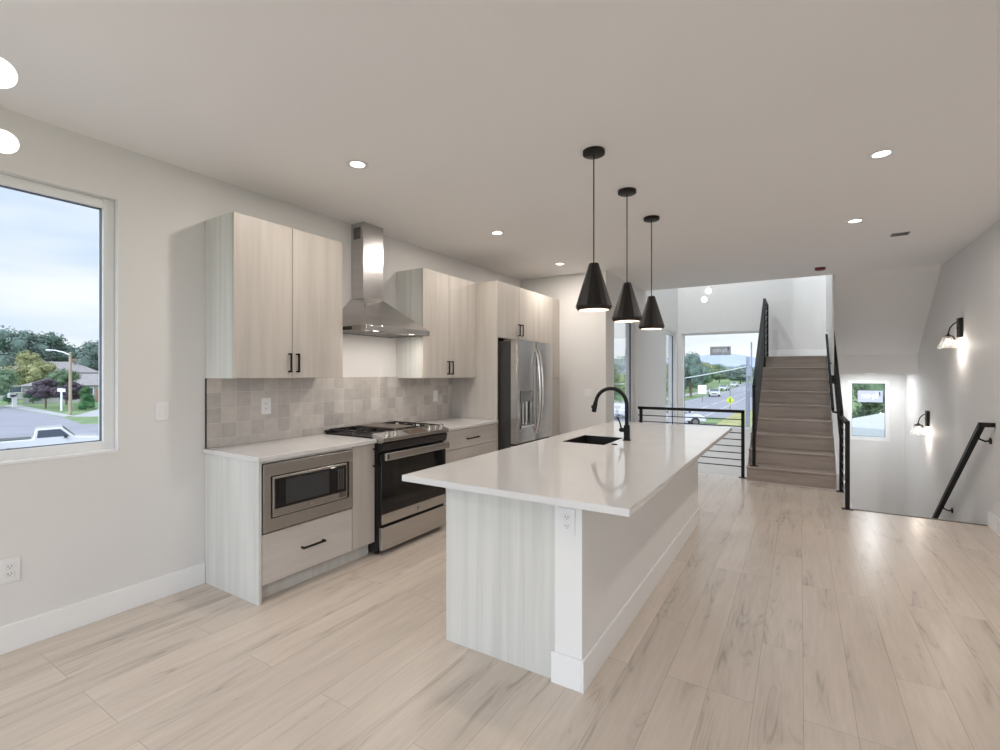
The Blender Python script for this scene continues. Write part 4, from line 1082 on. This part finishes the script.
tree('round_shrub', 'bush', -93, 19.8, 2.4, 2.4, 'round dark shrub by the mailbox, left of two', 'shrub', trunk=.0)
tree('round_shrub', 'bush', -91.5, 22.0, 2.4, 2.4, 'round dark shrub by the mailbox, right of two', 'shrub', trunk=.0)
tree('street_shrub', 'mid', -30.5, 3.6, 2.0, 2.2, 'leafy shrub at the lower left corner of the kitchen window', 'shrub', trunk=.05)
# trees beyond the avenue
av = 'trees along the avenue'
for x, y, h, w_, k, lb in [
    (-13.6, 92, 9.3, 6.0, 'blue', 'large grey-green tree at the left of the big entry window'),
    (-22, 62, 7.5, 7, 'mid', 'tree seen beside the left frame of the entry window'),
    (-21, 101, 6.6, 7, 'gold', 'yellow-green small tree beyond the parking strip'),
    (-25, 120, 7.4, 9, 'mid', 'green tree on the left side of the avenue, second from the window frame'),
    (-24, 142, 6.8, 10, 'dark', 'dark green tree in the middle of the avenue view'),
    (-23, 165, 7.6, 10, 'mid', 'green tree left of the distant cars'),
    (-30, 200, 10, 14, 'gold', 'yellowish tree crown above the distant avenue'),
    (-17, 215, 8.5, 13, 'dark', 'dark tree at the far end of the avenue'),
    (-4, 190, 7.0, 11, 'gold', 'olive tree behind the dark utility pole'),
    (5, 150, 7.2, 10, 'mid', 'green tree on the right side of the avenue'),
    (-36, 170, 8.5, 14, 'blue', 'grey-green tree far left of the avenue'),
    (-28, 240, 9.5, 18, 'mid', 'wide green tree mass at the end of the avenue, left'),
    (-10, 260, 9.0, 18, 'blue', 'wide grey-green tree mass at the end of the avenue, right'),
    (10, 240, 9.5, 18, 'gold', 'yellowish tree mass right of the avenue end'),
    (7, 110, 5.5, 8, 'mid', 'green tree behind the stair railing'),
    (-17.5, 112, 4.6, 6, 'light', 'low bright green tree right of the large grey-green tree'),
    (-19.5, 124, 5.4, 7, 'blue', 'low grey-green tree by the sidewalk of the avenue'),
    (-21, 150, 5.6, 8, 'light', 'low light green tree farther along the sidewalk')]:
    tree('avenue_tree', k, x, y, h, w_, lb, group=av, trunk=.02)
for x, y, h, w_, k, lb in [
    (-16.9, 58, 3.4, 3.2, 'light', 'pale green shrub in the narrow side window, nearer'),
    (-20.0, 71, 7.2, 5, 'gold', 'yellow-green tree in the narrow side window'),
    (-24.8, 88, 8.6, 8, 'mid', 'green tree at the back of the narrow side window')]:
    tree('side_tree', k, x, y, h, w_, lb, trunk=.08)
for x, y, h, w_, k, lb in [
    (4.2, 29, 5.6, 4.0, 'mid', 'leafy tree outside the stairwell window, left'),
    (7.4, 33, 5.6, 4.2, 'mid', 'leafy tree outside the stairwell window, behind the sticker'),
    (10.6, 30, 5.6, 4.2, 'light', 'leafy tree outside the stairwell window, right')]:
    tree('yard_tree', k, x, y, h, w_, lb, group='trees outside the stairwell window', trunk=.03)

# ---- low white carport roof seen through the stairwell window
cpz = thing('carport', 'low white roof with dark gutter outside the stairwell window', 'carport', (6, 19, GZ))
rot_pts = [(3.9, 15.2), (6.9, 23.7)]
dirv = Vector((3.0, 8.5, 0)).normalized(); nrm = Vector((dirv.y, -dirv.x, 0))
p0 = Vector((3.9, 15.0, 0)); p1 = p0+dirv*9.5
def slab(m, a, b, d, z0, z1):
    q = [a, b, b+nrm*d, a+nrm*d]
    m.hexa([(*v.xy, z0) for v in q]+[(*v.xy, z1) for v in q])
m_ = MB(); slab(m_, p0, p1, 4.5, -.42, -.06); m_.build('roof', mat('white_fascia', (.50, .52, .55), .6, noise=((1, 1, 1), .03)), cpz)
m_ = MB(); slab(m_, p0-nrm*.06+dirv*0, p1-nrm*.06, .06, -.54, -.44); m_.build('gutter', mat('dark_gutter', (.08, .08, .085), .5, noise=((3, 3, 3), .1)), cpz)
m_ = MB(); slab(m_, p0+nrm*.4, p1+nrm*.4, .2, GZ, -.42); m_.build('wall', mat('lavender_render', (.36, .34, .38), .8, noise=((2.5, 2.5, 2.5), .18)), cpz)

# ---- houses
ROOF = mat('grey_shingle', (.29, .265, .265), .9, noise=((2, 2, 6), .12))
SIDING = mat('pale_siding', (.42, .41, .40), .8, noise=((.3, .3, 8), .05))
BRICK = mat('orange_brick', (.40, .22, .16), .9, noise=((6, 6, 12), .15))
DGL = mat('dark_window_glass', (.08, .10, .13), .1, noise=((1, 1, 1), .1))
def house(label, c, rot, L, W, hw, hr, wallm, brick=False, garage=True, z=GZ-.04):
    t = thing('house', label, 'house', (c[0], c[1], z), rot=rot)
    def bld(m, n, mt, p=t): return m.build(n, mt, p, world=False)
    w0 = bld(MB().box(-L/2, L/2, -W/2, W/2, 0, hw), 'wall', wallm)
    o = .5; m = MB()
    v = [m.bm.verts.new(p) for p in [(-L/2-o, -W/2-o, hw), (L/2+o, -W/2-o, hw), (L/2+o, W/2+o, hw), (-L/2-o, W/2+o, hw), (-L/2+W*.45, 0, hw+hr), (L/2-W*.45, 0, hw+hr)]]
    for f_ in ((0, 1, 5, 4), (2, 3, 4, 5), (1, 2, 5), (3, 0, 4), (3, 2, 1, 0)): m.bm.faces.new([v[i] for i in f_])
    bld(m, 'roof', ROOF)
    bld(MB().box(L*.2, L*.2+.8, -.4, .4, hw+hr*.4, hw+hr+.5), 'chimney', BRICK)
    for xx in (-L*.33, -L*.08, L*.1):
        wi = bld(MB().box(xx-.8, xx+.8, -W/2-.05, -W/2+.02, 1.1, 2.3), 'window', TRIM)
        bld(MB().box(xx-.7, xx+.7, -W/2-.07, -W/2-.05, 1.2, 2.2), 'pane', DGL, wi)
    if brick: bld(MB().box(-L*.02, L*.34, -W/2-.12, -W/2-.001, 0, 1.9), 'brick_front', BRICK)
    if garage: bld(MB().box(L*.36, L*.49, -W/2-.1, -W/2-.001, 0, 2.2), 'garage_door', TRIM)
    return t
house('ranch house with grey hip roof and brick front across the side street', (-94, 31), math.radians(66), 17, 9, 2.6, 1.8, SIDING, brick=True)
house('second house with grey roof, higher up behind the ranch house', (-113, 30), math.radians(70), 13, 8, 4.6, 2.0, SIDING, garage=False)
house('long pale low building left of the avenue', (-46, 104), math.radians(80), 22, 10, 3.0, 1.2, mat('pale_stucco', (.5, .5, .5), .8, noise=((.5, .5, .5), .04)), garage=False)

# ---- vehicles
def vehicle(name, label, cat, c, rot, pickup=False, colr=(.55, .56, .57), s=1.0):
    t = thing(name, label, cat, (c[0], c[1], c[2]), rot=rot)
    paint = mat('car_paint', colr, .25, .1, noise=((1, 1, 1), .02), coat=.5)
    def bld(m, n, mt, p=t, sm=False): return m.build(n, mt, p, world=False, smooth=sm)
    L = 5.2 if pickup else 4.5; W = 1.85
    if pickup: prof = [(-L/2, .45), (-L/2, 1.12), (-.55, 1.15), (-.45, 1.75), (.75, 1.78), (1.35, 1.18), (L/2-.1, 1.05), (L/2, .8), (L/2, .42)]
    else: prof = [(-L/2, .45), (-L/2, .85), (-L/2+.3, 1.0), (-1.35, 1.05), (-.75, 1.42), (.35, 1.44), (1.05, 1.0), (L/2-.15, .85), (L/2, .65), (L/2, .4)]
    bd = bld(MB().prism([(x, -W/2, z) for x, z in prof], (0, W, 0)), 'body', paint)
    bv = bd.modifiers.new('bevel', 'BEVEL'); bv.width = .06; bv.segments = 2
    if pickup:
        bld(MB().prism([(-.38, -W/2-.01, 1.2), (-.32, -W/2-.01, 1.66), (.68, -W/2-.01, 1.68), (1.12, -W/2-.01, 1.22)], (0, W+.02, 0)), 'side_windows', DGL)
        bld(MB().prism([(.82, -W/2+.15, 1.755), (.80, -W/2+.15, 1.735), (1.34, -W/2+.15, 1.19), (1.37, -W/2+.15, 1.2)], (0, W-.3, 0)), 'windshield', DGL)
        bld(MB().box(-L/2+.1, -.65, -W/2+.1, W/2-.1, 1.10, 1.16), 'truck_bed', BLKP)
    else:
        bld(MB().prism([(-1.2, -W/2-.01, 1.06), (-.72, -W/2-.01, 1.37), (.32, -W/2-.01, 1.39), (.85, -W/2-.01, 1.05)], (0, W+.02, 0)), 'side_windows', DGL)
        bld(MB().prism([(.42, -W/2+.15, 1.43), (.38, -W/2+.15, 1.41), (1.03, -W/2+.15, .99), (1.07, -W/2+.15, 1.0)], (0, W-.3, 0)), 'windshield', DGL)
    t.scale = (s, s, s)
    tire = mat('tire_rubber', (.02, .02, .02), .8, noise=((9, 9, 9), .1))
    for xx in (-L*.3, L*.31):
        for yy in (-W/2-.02, W/2-.20):
            wl_ = bld(MB().cyl((xx, yy, .36), (xx, yy+.22, .36), .36, seg=20), 'wheel', tire)
            bld(MB().cyl((xx, yy-.01, .36), (xx, yy+.23, .36), .2, seg=14), 'hubcap', STEELD, wl_)
    for yy in (-W/2+.12, W/2-.42): bld(MB().box(L/2-.06, L/2+.02, yy, yy+.3, .68, .82), 'headlight', CHROME)
    bld(MB().box(L/2-.04, L/2+.015, -.45, .45, .5, .66), 'grille', BLKP)
    for s_ in (-1, 1): bld(MB().box(.85, 1.0, s_*(W/2+.02), s_*(W/2+.18), 1.12, 1.25), 'side_mirror', BLKP)
    return t
vehicle('pickup_truck', 'white pickup truck parked below the kitchen window', 'truck', (-31.1, 7.4, GZ), math.radians(75), True, (.75, .76, .77), s=.86)
vehicle('parked_car', 'dark car behind the white pickup, only its front visible', 'car', (-33.8, 3.3, GZ), math.radians(0), False, (.10, .11, .13))
vehicle('parked_car', 'white car right of the pickup truck at the window corner', 'car', (-28.5, 13.2, GZ), math.radians(75), False)
vehicle('car', 'white car driving far up the avenue', 'car', (-13.0, 133, GZ), math.radians(-95), False, (.58, .59, .60))
vehicle('car', 'light car farther up the avenue behind the first', 'car', (-15.0, 175, GZ), math.radians(-95), False, (.7, .7, .72))
vehicle('car', 'light car nearest on the left side of the avenue', 'car', (-10.6, 99, GZ), math.radians(-80), False, (.62, .66, .62))
vehicle('parked_car', 'white car at the near kerb below the entry window', 'car', (-5.6, 41.5, GZ), math.radians(20), False, (.58, .58, .59))
vehicle('parked_car', 'white car low in the narrow side window', 'car', (-11.6, 46.0, GZ), math.radians(90), False, (.58, .58, .59))

# ---- poles, signs, mailbox
PWOOD = mat('weathered_pole', (.36, .30, .22), .9, noise=((8, 8, 1), .15))
PDARK = mat('dark_pole', (.20, .21, .26), .9, noise=((8, 8, 1), .15))
t = thing('utility_pole', 'wooden utility pole with a street lamp arm across the side street', 'pole', (-62.2, 17.6, GZ))
MB().cyl((-62.2, 17.6, GZ), (-62.2, 17.6, 3.65), .15, .12, seg=14).build('pole', PWOOD, t)
ar = MB().tube([(-62.2, 17.6, 3.35), (-62.8, 17.2, 3.65), (-63.5, 16.75, 3.85), (-63.9, 16.5, 3.88)], .06).build('lamp_arm', mat('silver_arm', (.7, .72, .75), .5, .3, noise=((2, 2, 2), .05)), t)
MB().sphere((-64.1, 16.4, 3.86), .3, 2, sz=.35).build('lamp_head', PLAST, ar)
t = thing('street_sign', 'pale street name sign on a thin post by the side street', 'sign', (-70, 19.1, GZ))
MB().cyl((-70, 19.1, GZ), (-70, 19.1, -.55), .10, seg=10).build('post', PLAST, t)
MB().box(-71.2, -68.9, 19.05, 19.15, -.75, -.35).build('sign_board', PLAST, t).rotation_euler = (0, 0, 0)
t = thing('mailbox', 'white mailbox on a post at the street edge', 'mailbox', (-84, 18.3, GZ))
MB().box(-84.2, -83.8, 18.1, 18.5, GZ, GZ+1.3).build('post', PLAST, t)
MB().box(-84.7, -83.6, 17.8, 18.4, GZ+1.25, GZ+1.6).cyl((-84.7, 18.1, GZ+1.6), (-83.6, 18.1, GZ+1.6), .3, seg=16).build('box', PLAST, t)
t = thing('utility_pole', 'dark utility pole at the right of the entry window', 'pole', (-.15, 42.2, GZ))
MB().cyl((-.15, 42.2, GZ), (-.15, 42.2, 2.75), .16, .13, seg=12).build('pole', PDARK, t)
MB().box(-.25, .15, 42.0, 42.4, 1.2, 1.9).build('transformer', PDARK, t)
t = thing('utility_pole', 'thin far pole behind the stair railing', 'pole', (-4.2, 99, GZ))
MB().cyl((-4.2, 99, GZ), (-4.2, 99, 7.2), .16, .13, seg=10).build('pole', PDARK, t)
pts = []
for i in range(25):
    u = i/24; a_ = Vector((-.15, 42.2, 2.0)); b_ = Vector((-26, 60, .6)); p = a_.lerp(b_, u); p.z -= 3.2*4*u*(1-u)*.33; pts.append(p)
tag(MB().tube(pts, .045, seg=6).build('overhead_wire', mat('pale_cable', (.6, .62, .64), .6, noise=((2, 2, 2), .05))), 'pale overhead cable sagging across the entry window view', 'cable')
t = thing('crossing_sign', 'yellow diamond pedestrian crossing sign beside the avenue', 'sign', (-3.5, 60.5, GZ))
MB().cyl((-3.5, 60.5, GZ), (-3.5, 60.5, -.75+.6), .05, seg=8).build('post', STEELD, t)
YEL = mat('sign_yellow_green', (.50, .56, .04), .5, noise=((2, 2, 2), .03))
s_ = .78; zc_ = -1.75
bd = MB().prism([(-3.5-s_*.62, 60.42, zc_), (-3.5, 60.42, zc_-s_*.62), (-3.5+s_*.62, 60.42, zc_), (-3.5, 60.42, zc_+s_*.62)], (0, .03, 0)).build('sign_board', YEL, t)
MB().sphere((-3.5, 60.40, zc_+.22), .07, 2, sy=.2).bar((-3.5, 60.40, zc_+.14), (-3.5, 60.40, zc_-.06), .10, .02, up=(0, 1, 0)).bar((-3.5, 60.40, zc_-.05), (-3.38, 60.40, zc_-.28), .05, .02, up=(0, 1, 0)).bar((-3.5, 60.40, zc_-.05), (-3.62, 60.40, zc_-.28), .05, .02, up=(0, 1, 0)).build('walking_figure', DRP, bd)
t = thing('traffic_sign', 'small white square sign left of the avenue', 'sign', (-9.3, 77.6, GZ))
MB().cyl((-9.3, 77.6, GZ), (-9.3, 77.6, -.3), .05, seg=8).build('post', STEELD, t)
MB().box(-9.9, -8.7, 77.5, 77.54, -1.75, -.4).build('sign_board', PLAST, t)
t = thing('crossing_sign', 'second yellow sign far up the avenue', 'sign', (-5.6, 110, GZ))
MB().cyl((-5.6, 110, GZ), (-5.6, 110, .2), .05, seg=8).build('post', STEELD, t)
MB().prism([(-6.1, 109.9, -.3), (-5.6, 109.9, -.8), (-5.1, 109.9, -.3), (-5.6, 109.9, .2)], (0, .03, 0)).build('sign_board', YEL, t)
